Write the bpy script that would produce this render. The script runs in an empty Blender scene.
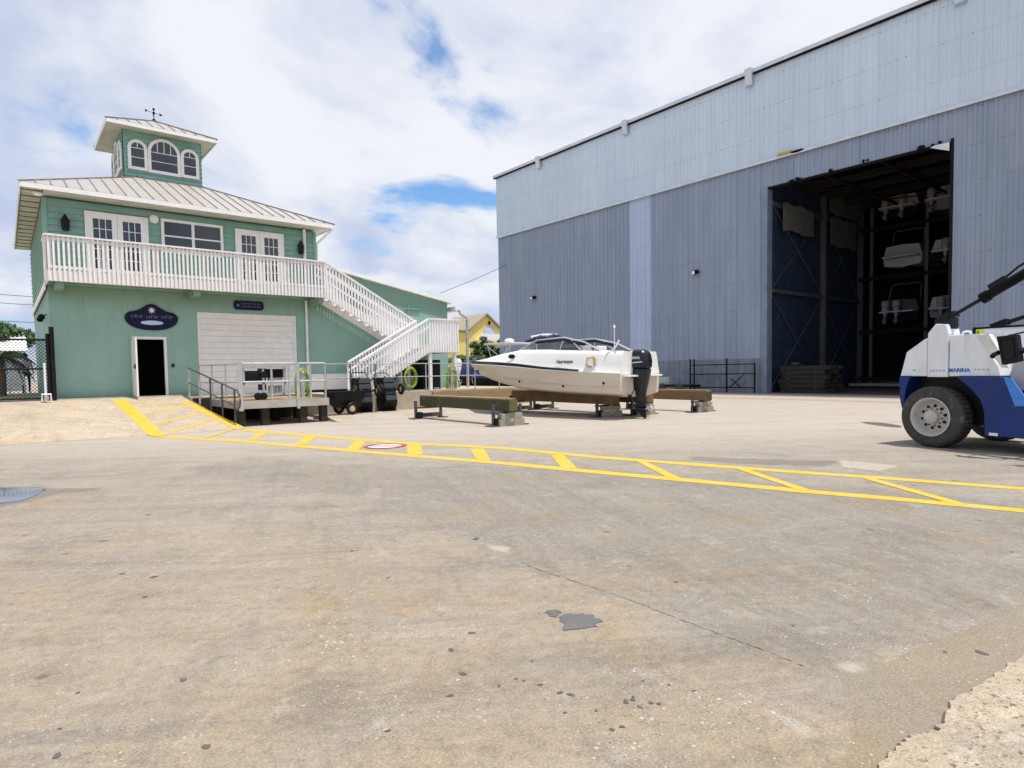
import bpy, bmesh, math, random
from mathutils import Vector, Matrix
random.seed(7)
C = bpy.context.scene.collection
SC = bpy.context.scene
# ------------------------------------------------------------------ camera model
f_, pit, rol, yaw, cy_ = 626.63, -0.0478628, -0.0158975, 0.680893, 400.45
H = 1.6
Fv = Vector((math.sin(yaw), math.cos(yaw), 0)); Rv = Vector((math.cos(yaw), -math.sin(yaw), 0)); Uv = Vector((0, 0, 1))
F2 = Fv*math.cos(pit)+Uv*math.sin(pit); U2 = -Fv*math.sin(pit)+Uv*math.cos(pit)
R3 = Rv*math.cos(rol)+U2*math.sin(rol); U3 = -Rv*math.sin(rol)+U2*math.cos(rol)
cam = bpy.data.cameras.new('camera'); camo = bpy.data.objects.new('camera', cam); C.objects.link(camo)
M3 = Matrix((R3, U3, -F2)).transposed()
camo.matrix_world = Matrix.Translation((0, 0, H)) @ M3.to_4x4()
cam.sensor_width = 36; cam.lens = 36*f_/1024; cam.shift_y = (cy_-384)/1024; cam.clip_end = 6000; cam.clip_start = .05
SC.camera = camo

def ray(u, v): return F2 + R3*((u-512)/f_) + U3*((cy_-v)/f_)
def at(u, v, x=None, y=None, z=None):
    d = ray(u, v)
    t = x/d.x if x is not None else (y/d.y if y is not None else (z-H)/d.z)
    return Vector((d.x*t, d.y*t, H+d.z*t))
RY0, RY1, RZ = 19.3, 23.9, .9
def redge(y): return 5.42-(max(19.3, min(y, 24.5))-19.3)*(.62/4.6)
def gz(x, y):
    if x < redge(y): return RZ*min(1, max(0, (y-RY0)/(RY1-RY0)))
    return 0.
def ong(u, v, ramp=True):
    d = ray(u, v); t = 1.
    if not ramp: return at(u, v, z=0)
    while t < 80:
        p = Vector((0, 0, H))+d*t
        g = RZ*min(1, max(0, (p.y-RY0)/(RY1-RY0)))
        if p.z <= g: return Vector((p.x, p.y, g))
        t += .01
    return at(u, v, z=0)
# ------------------------------------------------------------------ materials
MATS = {}
def newmat(name):
    m = bpy.data.materials.new(name); m.use_nodes = True; nt = m.node_tree; nt.nodes.clear()
    o = nt.nodes.new('ShaderNodeOutputMaterial'); b = nt.nodes.new('ShaderNodeBsdfPrincipled')
    nt.links.new(b.outputs[0], o.inputs[0]); return m, nt, b
def N(nt, t, **k):
    n = nt.nodes.new(t)
    for a, v in k.items():
        if a.startswith('i_'):
            key = a[2:]; key = int(key) if key.isdigit() else key.replace('_', ' ')
            n.inputs[key].default_value = v
        else: setattr(n, a, v)
    return n
def coords(nt, scale=(1, 1, 1)):
    g = N(nt, 'ShaderNodeTexCoord'); mp = N(nt, 'ShaderNodeMapping'); mp.inputs['Scale'].default_value = scale
    nt.links.new(g.outputs['Object'], mp.inputs[0]); return mp.outputs[0]
def noise(nt, co, scale, detail=4, rough=.55, dist=0):
    n = N(nt, 'ShaderNodeTexNoise'); n.inputs['Scale'].default_value = scale; n.inputs['Detail'].default_value = detail
    n.inputs['Roughness'].default_value = rough; n.inputs['Distortion'].default_value = dist
    nt.links.new(co, n.inputs['Vector']); return n.outputs['Fac']
def ramp(nt, fac, a, b, ca=0., cb=1.):
    r = N(nt, 'ShaderNodeMapRange', interpolation_type='SMOOTHSTEP'); r.inputs['From Min'].default_value = a; r.inputs['From Max'].default_value = b
    r.inputs['To Min'].default_value = ca; r.inputs['To Max'].default_value = cb
    nt.links.new(fac, r.inputs['Value']); return r.outputs[0]
def mixc(nt, fac, a, b, mode='MIX'):
    m = N(nt, 'ShaderNodeMix', data_type='RGBA', blend_type=mode)
    for s, v in ((m.inputs[0], fac), (m.inputs[6], a), (m.inputs[7], b)):
        if hasattr(v, 'links'): nt.links.new(v, s)
        elif isinstance(v, (int, float)): s.default_value = v
        else: s.default_value = (*v, 1)
    return m.outputs[2]
def math_(nt, op, a, b=0., clamp=False):
    m = N(nt, 'ShaderNodeMath', operation=op); m.use_clamp = clamp
    for s, v in ((m.inputs[0], a), (m.inputs[1], b)):
        if hasattr(v, 'links'): nt.links.new(v, s)
        else: s.default_value = v
    return m.outputs[0]
def bump(nt, b, h, dist=.01, strength=.6):
    n = N(nt, 'ShaderNodeBump'); n.inputs['Distance'].default_value = dist; n.inputs['Strength'].default_value = strength
    nt.links.new(h, n.inputs['Height']); nt.links.new(n.outputs[0], b.inputs['Normal'])
def paint(name, col, rough=.5, metal=0., var=.12, scale=1.5, dirt=None, dirt_amt=.3, dscale=.8, bmp=0., bscale=30, stretch=(1, 1, 1), spec=.4):
    if name in MATS: return MATS[name]
    m, nt, b = newmat(name); co = coords(nt, stretch)
    n1 = noise(nt, co, scale, 5, .6); n2 = noise(nt, co, dscale*3.1, 6, .65)
    c = mixc(nt, ramp(nt, n1, .3, .7), tuple(x*(1-var) for x in col), tuple(min(1, x*(1+var)) for x in col))
    if dirt: c = mixc(nt, ramp(nt, n2, .5, .75, 0, dirt_amt), c, dirt)
    nt.links.new(c, b.inputs['Base Color']); b.inputs['Roughness'].default_value = rough; b.inputs['Metallic'].default_value = metal
    b.inputs['Specular IOR Level'].default_value = spec
    if bmp: bump(nt, b, noise(nt, co, bscale, 4, .6), bmp, .7)
    MATS[name] = m; return m
RIM = (.2, .17, .12)
M_green = paint('teal_stucco', (.27, .44, .375), .75, dirt=(.15, .25, .21), dirt_amt=.35, dscale=.35, bmp=.004, bscale=25, var=.06)
def mk_wall():
    m, nt, b = newmat('stucco_green'); P = coords(nt); s = N(nt, 'ShaderNodeSeparateXYZ'); nt.links.new(P, s.inputs[0]); Z = s.outputs[2]
    n1 = noise(nt, P, .7, 6, .65); n2 = noise(nt, P, 4, 6, .7); sv_ = noise(nt, coords(nt, (2.2, 2.2, .18)), 1.6, 6, .7)
    c = mixc(nt, ramp(nt, n1, .3, .7), (.26, .435, .39), (.3, .48, .43)); c = mixc(nt, ramp(nt, n2, .52, .75, 0, .25), c, (.2, .32, .28))
    top = math_(nt, 'MULTIPLY', ramp(nt, math_(nt, 'ADD', Z, math_(nt, 'MULTIPLY', n1, .5)), 3.1, 3.85), .62); c = mixc(nt, top, c, (.13, .22, .14))  # darker under the balcony: its shade put into the colour, with algae stain
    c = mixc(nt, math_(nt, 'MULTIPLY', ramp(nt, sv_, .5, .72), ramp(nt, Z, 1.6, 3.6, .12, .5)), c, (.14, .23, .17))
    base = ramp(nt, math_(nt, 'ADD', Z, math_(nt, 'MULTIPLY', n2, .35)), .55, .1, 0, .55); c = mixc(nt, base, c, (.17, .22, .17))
    nt.links.new(c, b.inputs['Base Color']); b.inputs['Roughness'].default_value = .8; bump(nt, b, noise(nt, P, 28, 5, .65), .006, .7); return m
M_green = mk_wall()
M_siding = paint('teal_lap_siding', (.23, .41, .355), .6, dirt=(.12, .23, .19), dirt_amt=.25, var=.08)
M_white = paint('white_trim_paint', (.86, .85, .84), .5, dirt=(.55, .52, .48), dirt_amt=.2, var=.04, scale=4)
M_picket = paint('weathered_white_rail', (.86, .83, .83), .6, dirt=(.5, .42, .4), dirt_amt=.5, dscale=1.6, var=.06, scale=5)
M_roof = paint('galvalume_roof', (.47, .44, .4), .42, .25, dirt=(.42, .36, .3), dirt_amt=.35, var=.06)
M_seam = paint('roof_seam', (.27, .22, .18), .5, .2)
M_soffit = paint('soffit', (.5, .5, .42), .7)
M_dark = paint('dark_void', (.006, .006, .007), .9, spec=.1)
M_glass = paint('dark_window_glass', (.02, .028, .045), .06, var=.5, scale=.7, spec=.8)
M_black = paint('black_plastic', (.008, .008, .009), .5, var=.3, spec=.25)
M_blackm = paint('black_metal', (.006, .006, .007), .6, 0., var=.3, spec=.12)
M_galv = paint('galvanized_metal', (.5, .51, .52), .45, .45, dirt=(.3, .27, .24), dirt_amt=.4, var=.12, scale=4)
M_alu = paint('aluminium', (.62, .63, .64), .35, .6, var=.1)
M_navy = paint('navy_sign', (.006, .008, .025), .5, spec=.2)
M_signtxt = paint('sign_letter', (.2, .17, .3), .5)
M_signwhite = paint('sign_pale_blue', (.5, .6, .85), .5)
M_timber = paint('weathered_timber', (.34, .24, .13), .85, dirt=(.12, .09, .05), dirt_amt=.7, dscale=1.2, bmp=.01, bscale=20, stretch=(1, 1, 4))
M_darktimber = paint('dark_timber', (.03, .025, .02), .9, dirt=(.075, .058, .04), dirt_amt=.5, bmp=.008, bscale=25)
M_rope = paint('lime_hose', (.27, .43, .04), .5, var=.3, scale=6)
M_white_gel = paint('white_gelcoat', (.8, .79, .76), .22, dirt=(.62, .58, .5), dirt_amt=.2, var=.03, scale=1)
M_hull = paint('cream_hull', (.62, .55, .45), .28, dirt=(.5, .42, .3), dirt_amt=.35, var=.05, scale=1.2, stretch=(.4, 1, 3))
M_navystripe = paint('navy_stripe', (.004, .007, .04), .3)
M_canvas = paint('blue_canvas', (.015, .03, .12), .8, var=.3, scale=6)
M_outb = paint('outboard_black', (.006, .008, .017), .28, var=.3, spec=.45)
M_blue = paint('forklift_blue', (.001, .026, .165), .4, var=.15, dirt=(.03, .035, .06), dirt_amt=.3)
M_ltblue = paint('light_blue_panel', (.06, .26, .75), .4)
M_fwhite = paint('forklift_white', (.78, .8, .84), .4, dirt=(.42, .37, .3), dirt_amt=.4, dscale=.9, stretch=(1.6, 1.6, .35), var=.05, scale=2)
M_fwhite2 = paint('forklift_offwhite', (.7, .69, .62), .5, dirt=(.4, .36, .25), dirt_amt=.4)
M_tyre = paint('tyre_rubber', (.05, .049, .046), .85, dirt=(.19, .175, .15), dirt_amt=.85, dscale=1.5, bmp=.004, bscale=20)
M_rim = paint('grey_rim', (.5, .48, .44), .5, dirt=(.2, .16, .12), dirt_amt=.6, dscale=2)
M_textblue = paint('letter_blue', (.01, .16, .5), .5)
M_hivis = paint('hivis_yellow', (.6, .75, .05), .5)
M_greyp = paint('grey_panel', (.4, .42, .44), .5, dirt=(.2, .2, .2))
M_yhouse = paint('yellow_house_wall', (.78, .62, .2), .8, var=.05, scale=.3)
M_red = paint('red_marking', (.4, .06, .05), .8, dirt=(.3, .25, .22), dirt_amt=.8, dscale=5)
M_wmark = paint('white_marking', (.66, .62, .62), .8, dirt=(.4, .37, .35), dirt_amt=.7, dscale=5)
M_spotdark = paint('oil_and_dark_marks', (.1, .092, .08), .8, dirt=(.2, .18, .15), dirt_amt=.7, dscale=8)
M_skin = paint('skin', (.42, .25, .18), .6)
M_tan = paint('tan_plastic', (.6, .45, .26), .6)

# translucent pane for boats
def mk_glass():
    m, nt, b = newmat('tinted_windshield'); b.inputs['Base Color'].default_value = (.1, .13, .15, 1); b.inputs['Roughness'].default_value = .05
    b.inputs['Alpha'].default_value = .5; return m
M_wglass = mk_glass()

def mk_corr(name, cola, colb, ystripe=None):
    """painted ribbed steel: panel to panel tint, streaks, rust specks, faint rows of fasteners"""
    m, nt, b = newmat(name); g = N(nt, 'ShaderNodeTexCoord'); s = N(nt, 'ShaderNodeSeparateXYZ'); nt.links.new(g.outputs['Object'], s.inputs[0])
    Y, Z = s.outputs[1], s.outputs[2]
    pan = math_(nt, 'FLOOR', math_(nt, 'DIVIDE', Y, .9)); w = N(nt, 'ShaderNodeTexWhiteNoise', noise_dimensions='1D'); nt.links.new(pan, w.inputs['W'])
    row = math_(nt, 'FLOOR', math_(nt, 'DIVIDE', Z, 5.2)); w2 = N(nt, 'ShaderNodeTexWhiteNoise', noise_dimensions='2D'); cb = N(nt, 'ShaderNodeCombineXYZ')
    nt.links.new(pan, cb.inputs[0]); nt.links.new(row, cb.inputs[1]); nt.links.new(cb.outputs[0], w2.inputs['Vector'])
    co = coords(nt, (1, 1, .12)); n = noise(nt, co, 1.6, 6, .65); big = noise(nt, coords(nt, (.05, .05, .05)), 1.3, 3)
    f = math_(nt, 'ADD', math_(nt, 'MULTIPLY', w2.outputs['Value'], .16), math_(nt, 'MULTIPLY', n, .9))
    c = mixc(nt, ramp(nt, f, .3, 1.0), cola, colb)
    c = mixc(nt, ramp(nt, big, .35, .65, 0, .35), c, tuple(x*.78 for x in cola))
    # fastener rows
    fr = math_(nt, 'FRACT', math_(nt, 'DIVIDE', Z, 1.7)); line = math_(nt, 'LESS_THAN', fr, .028)
    fy = math_(nt, 'FRACT', math_(nt, 'DIVIDE', Y, .4)); dot = math_(nt, 'LESS_THAN', fy, .16)
    wn = N(nt, 'ShaderNodeTexWhiteNoise', noise_dimensions='2D'); cb2 = N(nt, 'ShaderNodeCombineXYZ')
    nt.links.new(math_(nt, 'FLOOR', math_(nt, 'DIVIDE', Y, .4)), cb2.inputs[0]); nt.links.new(math_(nt, 'FLOOR', math_(nt, 'DIVIDE', Z, 1.7)), cb2.inputs[1]); nt.links.new(cb2.outputs[0], wn.inputs['Vector'])
    k = math_(nt, 'MULTIPLY', math_(nt, 'MULTIPLY', line, dot), ramp(nt, wn.outputs['Value'], .3, .9, 0, .75))
    c = mixc(nt, k, c, (.05, .045, .05))
    c = mixc(nt, math_(nt, 'MULTIPLY', line, .13), c, (.08, .09, .12))
    rn = noise(nt, coords(nt, (1, 1, .5)), 5.5, 5, .7); c = mixc(nt, ramp(nt, rn, .68, .78, 0, .45), c, (.12, .08, .06))
    # seams between sheets
    bump(nt, b, noise(nt, coords(nt, (1, 1, .6)), .9, 3, .5), .05, .5)
    dr = noise(nt, coords(nt, (1, 6, .06)), 1.0, 6, .7); c = mixc(nt, ramp(nt, dr, .56, .74, 0, .3), c, tuple(x*.5 for x in cola))
    fs = math_(nt, 'FRACT', math_(nt, 'DIVIDE', Y, .9)); c = mixc(nt, math_(nt, 'MULTIPLY', math_(nt, 'LESS_THAN', fs, .035), .22), c, tuple(x*.35 for x in cola))
    nt.links.new(c, b.inputs['Base Color']); b.inputs['Roughness'].default_value = .55; b.inputs['Specular IOR Level'].default_value = .3
    return m
M_hlow = mk_corr('hangar_lower_sheet', (.26, .31, .405), (.355, .41, .52))
M_hup = mk_corr('hangar_upper_sheet', (.56, .66, .78), (.66, .75, .86))
M_hlight = mk_corr('translucent_strip_sheet', (.43, .51, .68), (.54, .62, .78))
M_hbase = paint('hangar_base_block', (.2, .235, .28), .8, dirt=(.09, .1, .1), dirt_amt=.6)
M_inner = paint('inner_wall_navy', (.02, .037, .075), .7, var=.35, dirt=(.01, .015, .03), dirt_amt=.5)  # hangar interior colours darkened to stand in for its shade
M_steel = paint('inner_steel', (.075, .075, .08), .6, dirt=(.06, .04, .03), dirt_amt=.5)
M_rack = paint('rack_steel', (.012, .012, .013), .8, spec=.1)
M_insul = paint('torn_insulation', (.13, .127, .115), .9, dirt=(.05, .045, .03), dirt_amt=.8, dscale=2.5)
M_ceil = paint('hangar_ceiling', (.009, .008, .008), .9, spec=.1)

def mk_ground(name, warm=0., gain=1., mask=False, coarse=0.):
    m, nt, b = newmat(name)
    P = coords(nt); s = N(nt, 'ShaderNodeSeparateXYZ'); nt.links.new(P, s.inputs[0])
    G = lambda *c: tuple(x*gain for x in c)
    # distance from the near left corner drives tan -> grey
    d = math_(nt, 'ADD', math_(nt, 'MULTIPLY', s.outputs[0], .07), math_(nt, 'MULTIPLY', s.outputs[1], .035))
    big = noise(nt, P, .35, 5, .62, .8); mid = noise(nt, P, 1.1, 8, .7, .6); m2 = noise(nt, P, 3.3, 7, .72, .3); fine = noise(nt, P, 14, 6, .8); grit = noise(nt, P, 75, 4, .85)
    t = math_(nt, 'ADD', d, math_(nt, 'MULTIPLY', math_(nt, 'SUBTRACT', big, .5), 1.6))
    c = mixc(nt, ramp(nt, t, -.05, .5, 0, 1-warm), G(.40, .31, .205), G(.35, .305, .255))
    # streaks: long drags across the yard, seen as horizontal bands
    st = N(nt, 'ShaderNodeMapping', vector_type='TEXTURE'); st.inputs['Rotation'].default_value = (0, 0, -.62); st.inputs['Scale'].default_value = (4., .5, 1); nt.links.new(P, st.inputs[0])
    sn = noise(nt, st.outputs[0], 1.2, 8, .75, .8); c = mixc(nt, ramp(nt, sn, .46, .68, 0, .62), c, G(.215, .195, .17))
    c = mixc(nt, ramp(nt, sn, .48, .28, 0, .3), c, G(.5, .45, .38))
    st2 = N(nt, 'ShaderNodeMapping', vector_type='TEXTURE'); st2.inputs['Rotation'].default_value = (0, 0, -1.95); st2.inputs['Scale'].default_value = (3.2, .3, 1); nt.links.new(P, st2.inputs[0])
    sn2 = noise(nt, st2.outputs[0], 1.1, 7, .75, .5); c = mixc(nt, ramp(nt, sn2, .5, .72, 0, .4), c, G(.2, .18, .155))
    if mask:
        at0 = N(nt, 'ShaderNodeAttribute', attribute_name='mask'); wob0 = math_(nt, 'MULTIPLY', math_(nt, 'SUBTRACT', mid, .5), 1.2)
        fz = ramp(nt, math_(nt, 'ADD', at0.outputs['Alpha'], wob0), .3, .75, 0, .6); c = mixc(nt, fz, c, mixc(nt, ramp(nt, sn2, .35, .65), (.245, .228, .195), (.175, .163, .14)))
    # mottling
    c = mixc(nt, ramp(nt, mid, .5, .7, 0, .68), c, G(.2, .17, .13)); c = mixc(nt, ramp(nt, mid, .46, .25, 0, .45), c, G(.52, .45, .36))
    c = mixc(nt, ramp(nt, m2, .52, .7, 0, .45), c, G(.25, .2, .15)); c = mixc(nt, ramp(nt, m2, .44, .3, 0, .4), c, G(.53, .49, .42))
    # ochre rust blooms
    och = noise(nt, P, .8, 6, .7, .4); c = mixc(nt, ramp(nt, och, .52, .7, 0, .5), c, G(.38, .25, .12))
    c = mixc(nt, ramp(nt, fine, .5, .64, 0, .38), c, G(.15, .125, .095)); c = mixc(nt, ramp(nt, fine, .47, .35, 0, .26), c, G(.6, .54, .46))
    if mask:
        at_ = N(nt, 'ShaderNodeAttribute', attribute_name='mask'); sc_ = N(nt, 'ShaderNodeSeparateColor'); nt.links.new(at_.outputs['Color'], sc_.inputs[0])
        wob = math_(nt, 'MULTIPLY', math_(nt, 'SUBTRACT', math_(nt, 'ADD', math_(nt, 'MULTIPLY', mid, .5), math_(nt, 'MULTIPLY', m2, .5)), .5), 1.6)
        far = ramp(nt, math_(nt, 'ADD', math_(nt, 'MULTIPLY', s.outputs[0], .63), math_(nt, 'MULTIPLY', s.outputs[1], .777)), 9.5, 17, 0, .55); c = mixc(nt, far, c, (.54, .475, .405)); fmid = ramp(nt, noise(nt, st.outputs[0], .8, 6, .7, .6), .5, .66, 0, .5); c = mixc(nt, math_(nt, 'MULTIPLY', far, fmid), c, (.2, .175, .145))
        fa = ramp(nt, math_(nt, 'ADD', sc_.outputs[0], math_(nt, 'MULTIPLY', wob, .7)), .42, .56, 0, .6); c = mixc(nt, fa, c, mixc(nt, ramp(nt, mid, .35, .65), (.27, .205, .12), (.26, .225, .175)))
        fb = ramp(nt, math_(nt, 'ADD', sc_.outputs[1], wob), .4, .7, 0, .55); c = mixc(nt, fb, c, (.13, .125, .115))
        fc = ramp(nt, math_(nt, 'ADD', sc_.outputs[2], wob), .4, .8, 0, .38); c = mixc(nt, fc, c, (.6, .56, .5))
    # shell aggregate
    if coarse: c = mixc(nt, ramp(nt, noise(nt, P, 26, 3, .6), .6, .66, 0, .8), c, (.1, .075, .05))
    for sc, th, amt, col in ((34, .8, .6, (.66, .6, .5)), (70, .66, .55, (.64, .58, .48)), (64, .74, .65, (.06, .048, .035))):
        v = N(nt, 'ShaderNodeTexVoronoi', feature='F1'); v.inputs['Scale'].default_value = sc; nt.links.new(P, v.inputs['Vector'])
        sp = N(nt, 'ShaderNodeSeparateColor'); nt.links.new(v.outputs['Color'], sp.inputs[0])
        size = math_(nt, 'MULTIPLY', ramp(nt, sp.outputs[0], th-coarse, 1., 0, .34), ramp(nt, noise(nt, P, .9, 5, .65), .36, .62, .2, 1))
        chip = math_(nt, 'LESS_THAN', v.outputs['Distance'], size); c = mixc(nt, math_(nt, 'MULTIPLY', chip, amt), c, col)
    c = mixc(nt, ramp(nt, grit, .5, .62, 0, .4), c, G(.13, .11, .085)); c = mixc(nt, ramp(nt, grit, .48, .37, 0, .32), c, G(.64, .59, .5))
    v2 = N(nt, 'ShaderNodeTexVoronoi', feature='F1'); v2.inputs['Scale'].default_value = 3.6+coarse*30; nt.links.new(P, v2.inputs['Vector'])
    sp2 = N(nt, 'ShaderNodeSeparateColor'); nt.links.new(v2.outputs['Color'], sp2.inputs[0])
    pit_ = ramp(nt, math_(nt, 'SUBTRACT', math_(nt, 'ADD', v2.outputs['Distance'], math_(nt, 'MULTIPLY', fine, .09)), math_(nt, 'MULTIPLY', ramp(nt, sp2.outputs[1], .8-coarse, 1, 0, .2), 1)), .02, -.03, 0, .55)
    c = mixc(nt, pit_, c, G(.12, .1, .08))
    nt.links.new(c, b.inputs['Base Color']); b.inputs['Roughness'].default_value = .88; b.inputs['Specular IOR Level'].default_value = .25
    hh = math_(nt, 'ADD', math_(nt, 'MULTIPLY', fine, .7), math_(nt, 'ADD', math_(nt, 'MULTIPLY', grit, .45), math_(nt, 'MULTIPLY', m2, .8)))
    hh = math_(nt, 'SUBTRACT', hh, math_(nt, 'MULTIPLY', pit_, .6))
    bump(nt, b, hh, .016+coarse*.05, .7)
    return m
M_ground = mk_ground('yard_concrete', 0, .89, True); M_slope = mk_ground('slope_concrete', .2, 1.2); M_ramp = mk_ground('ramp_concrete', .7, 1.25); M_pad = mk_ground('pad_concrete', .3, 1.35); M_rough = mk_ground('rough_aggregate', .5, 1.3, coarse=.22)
M_patch = mk_ground('dark_concrete_patch', .75, .68)
def mk_yellow():
    m, nt, b = newmat('yellow_line_paint'); P = coords(nt)
    n = noise(nt, P, 2.5, 6, .75); g = noise(nt, P, 45, 4, .8)
    c = mixc(nt, ramp(nt, n, .35, .65), (.60, .375, .015), (.68, .45, .045))
    c = mixc(nt, ramp(nt, math_(nt, 'ADD', math_(nt, 'MULTIPLY', n, .6), math_(nt, 'MULTIPLY', g, .5)), .56, .66, 0, .65), c, (.36, .29, .18))
    nt.links.new(c, b.inputs['Base Color']); b.inputs['Roughness'].default_value = .75; w3 = noise(nt, P, 1.1, 7, .75); c = mixc(nt, ramp(nt, w3, .56, .7, 0, .45), c, (.36, .3, .18)); wd = noise(nt, P, 12, 5, .8); c = mixc(nt, ramp(nt, wd, .56, .64, 0, .4), c, (.4, .33, .2)); nt.links.new(c, b.inputs['Base Color']); bump(nt, b, g, .006, .4); return m
M_yellow = mk_yellow()
def mk_water():
    m, nt, b = newmat('puddle_water'); b.inputs['Base Color'].default_value = (.62, .68, .76, 1); b.inputs['Roughness'].default_value = .06; b.inputs['Metallic'].default_value = .85
    return m
M_water = mk_water()
def mk_leaf(name, a, c2):
    m, nt, b = newmat(name); P = coords(nt); n = noise(nt, P, 1.2, 3); n2 = noise(nt, P, 9, 2)
    c = mixc(nt, ramp(nt, math_(nt, 'ADD', math_(nt, 'MULTIPLY', n, .6), math_(nt, 'MULTIPLY', n2, .4)), .35, .65), a, c2)
    nt.links.new(c, b.inputs['Base Color']); b.inputs['Roughness'].default_value = .6; return m
M_leaf = mk_leaf('hedge_leaf', (.012, .04, .006), (.05, .11, .02)); M_palm = mk_leaf('palm_leaf', (.03, .08, .02), (.1, .17, .05)); M_bark = paint('bark', (.16, .12, .09), .9, bmp=.01)

# ------------------------------------------------------------------ mesh helpers
class MB:
    def __init__(s): s.v = []; s.f = []
    def add(s, vs, fs):
        o = len(s.v); s.g = getattr(s, 'g', [])+[(len(s.v), len(s.f))]; s.v += [tuple(v) for v in vs]; s.f += [tuple(i+o for i in f) for f in fs]; return s
    def box(s, x0, x1, y0, y1, z0, z1):
        return s.add([(x0, y0, z0), (x1, y0, z0), (x1, y1, z0), (x0, y1, z0), (x0, y0, z1), (x1, y0, z1), (x1, y1, z1), (x0, y1, z1)],
                     [(0, 3, 2, 1), (4, 5, 6, 7), (0, 1, 5, 4), (1, 2, 6, 5), (2, 3, 7, 6), (3, 0, 4, 7)])
    def beam(s, p, q, w, h, up=(0, 0, 1)):
        p = Vector(p); q = Vector(q); d = (q-p).normalized(); up = Vector(up)
        if abs(d.dot(up)) > .98: up = Vector((0, 1, 0))
        r = d.cross(up).normalized(); u = r.cross(d)
        c = [r*(w/2)*a+u*(h/2)*b for a, b in ((-1, -1), (1, -1), (1, 1), (-1, 1))]
        return s.add([p+k for k in c]+[q+k for k in c], [(3, 2, 1, 0), (4, 5, 6, 7), (0, 1, 5, 4), (1, 2, 6, 5), (2, 3, 7, 6), (3, 0, 4, 7)])
    def tube(s, pts, r, n=8, closed=False):
        pts = [Vector(p) for p in pts]; rings = []; m = len(pts)
        for i, p in enumerate(pts):
            a = pts[(i-1) % m] if (closed or i > 0) else p; b = pts[(i+1) % m] if (closed or i < m-1) else p
            d = (b-a).normalized(); up = Vector((0, 0, 1)) if abs(d.z) < .95 else Vector((0, 1, 0))
            x = d.cross(up).normalized(); y = d.cross(x); rr = r[i] if isinstance(r, (list, tuple)) else r
            rings.append([p+(x*math.cos(2*math.pi*k/n)+y*math.sin(2*math.pi*k/n))*rr for k in range(n)])
        vs = [v for R in rings for v in R]; fs = []
        for i in range(m if closed else m-1):
            j = (i+1) % m
            for k in range(n): fs.append((i*n+k, i*n+(k+1) % n, j*n+(k+1) % n, j*n+k))
        if not closed: fs += [tuple(range(n)), tuple(reversed(range((m-1)*n, m*n)))]
        return s.add(vs, fs)
    def prism(s, poly, axis, a, b):
        """poly of 2-D points extruded along axis 'x','y','z' from a to b"""
        def mk(p, t): return {'x': (t, p[0], p[1]), 'y': (p[0], t, p[1]), 'z': (p[0], p[1], t)}[axis]
        n = len(poly); return s.add([mk(p, a) for p in poly]+[mk(p, b) for p in poly], [tuple(range(n)), tuple(reversed(range(n, 2*n)))]+[(i, i+n, (i+1) % n+n, (i+1) % n) for i in range(n)])
    def lathe(s, prof, cen, axis='y', n=32):
        cen = Vector(cen); vs = []; m = len(prof)
        for k in range(n):
            a = 2*math.pi*k/n; c, si = math.cos(a), math.sin(a)
            for r, t in prof:
                vs.append(cen+(Vector((r*c, t, r*si)) if axis == 'y' else Vector((r*c, r*si, t)) if axis == 'z' else Vector((t, r*c, r*si))))
        fs = [(k*m+i, k*m+i+1, ((k+1) % n)*m+i+1, ((k+1) % n)*m+i) for k in range(n) for i in range(m-1)]
        return s.add(vs, fs)
    def rings(s, rs):
        n = len(rs[0]); vs = [v for r in rs for v in r]; fs = []
        for i in range(len(rs)-1):
            for k in range(n): fs.append((i*n+k, i*n+(k+1) % n, (i+1)*n+(k+1) % n, (i+1)*n+k))
        fs += [tuple(range(n)), tuple(reversed(range((len(rs)-1)*n, len(rs)*n)))]
        return s.add(vs, fs)
    def ball(s, c, r, n=10):
        c = Vector(c); r = Vector(r) if hasattr(r, '__len__') else Vector((r, r, r))
        rs = [[c+Vector((r.x*math.sin(t)*math.cos(2*math.pi*k/n), r.y*math.sin(t)*math.sin(2*math.pi*k/n), r.z*math.cos(t))) for k in range(n)] for t in [math.pi*(i+.3)/(n//2+.6) for i in range(n//2+1)]]
        return s.rings(rs)
    def each(s, name, mat, parent=None, **k):
        g = s.g+[(len(s.v), len(s.f))]; out = []
        for (a, b), (c, d) in zip(g[:-1], g[1:]):
            m = MB(); m.add(s.v[a:c], [tuple(i-a for i in f) for f in s.f[b:d]]); out.append(m.build(name, mat, parent, **k))
        return out
    def build(s, name, mat, parent=None, smooth=False, bevel=0., loc=None):
        me = bpy.data.meshes.new(name)
        off = Vector((0, 0, 0)); p = parent
        while p is not None: off += p.location; p = p.parent
        if parent is not None and parent.get('_local'): off = Vector((0, 0, 0))
        if loc is not None: off = Vector(loc)
        me.from_pydata([tuple(Vector(v)-off) for v in s.v], [], s.f); me.validate(); 
        bm = bmesh.new(); bm.from_mesh(me); bmesh.ops.recalc_face_normals(bm, faces=bm.faces)
        if bevel: bmesh.ops.bevel(bm, geom=[e for e in bm.edges if len(e.link_faces) == 2 and e.calc_face_angle(0) > .5], offset=bevel, segments=2, affect='EDGES', profile=.6)
        bm.to_mesh(me); bm.free()
        me.materials.append(mat)
        if smooth:
            for p_ in me.polygons: p_.use_smooth = True
            try: me.set_sharp_from_angle(angle=math.radians(38))
            except Exception: pass
        o = bpy.data.objects.new(name, me); C.objects.link(o)
        if parent is not None:
            o.parent = parent
            if parent.get('_local'): o['_local'] = 1
        elif loc is not None: o.location = loc
        return o
def tag(o, label=None, cat=None, group=None, kind=None):
    for k, v in (('label', label), ('category', cat), ('group', group), ('kind', kind)):
        if v: o[k] = v
    return o
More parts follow.
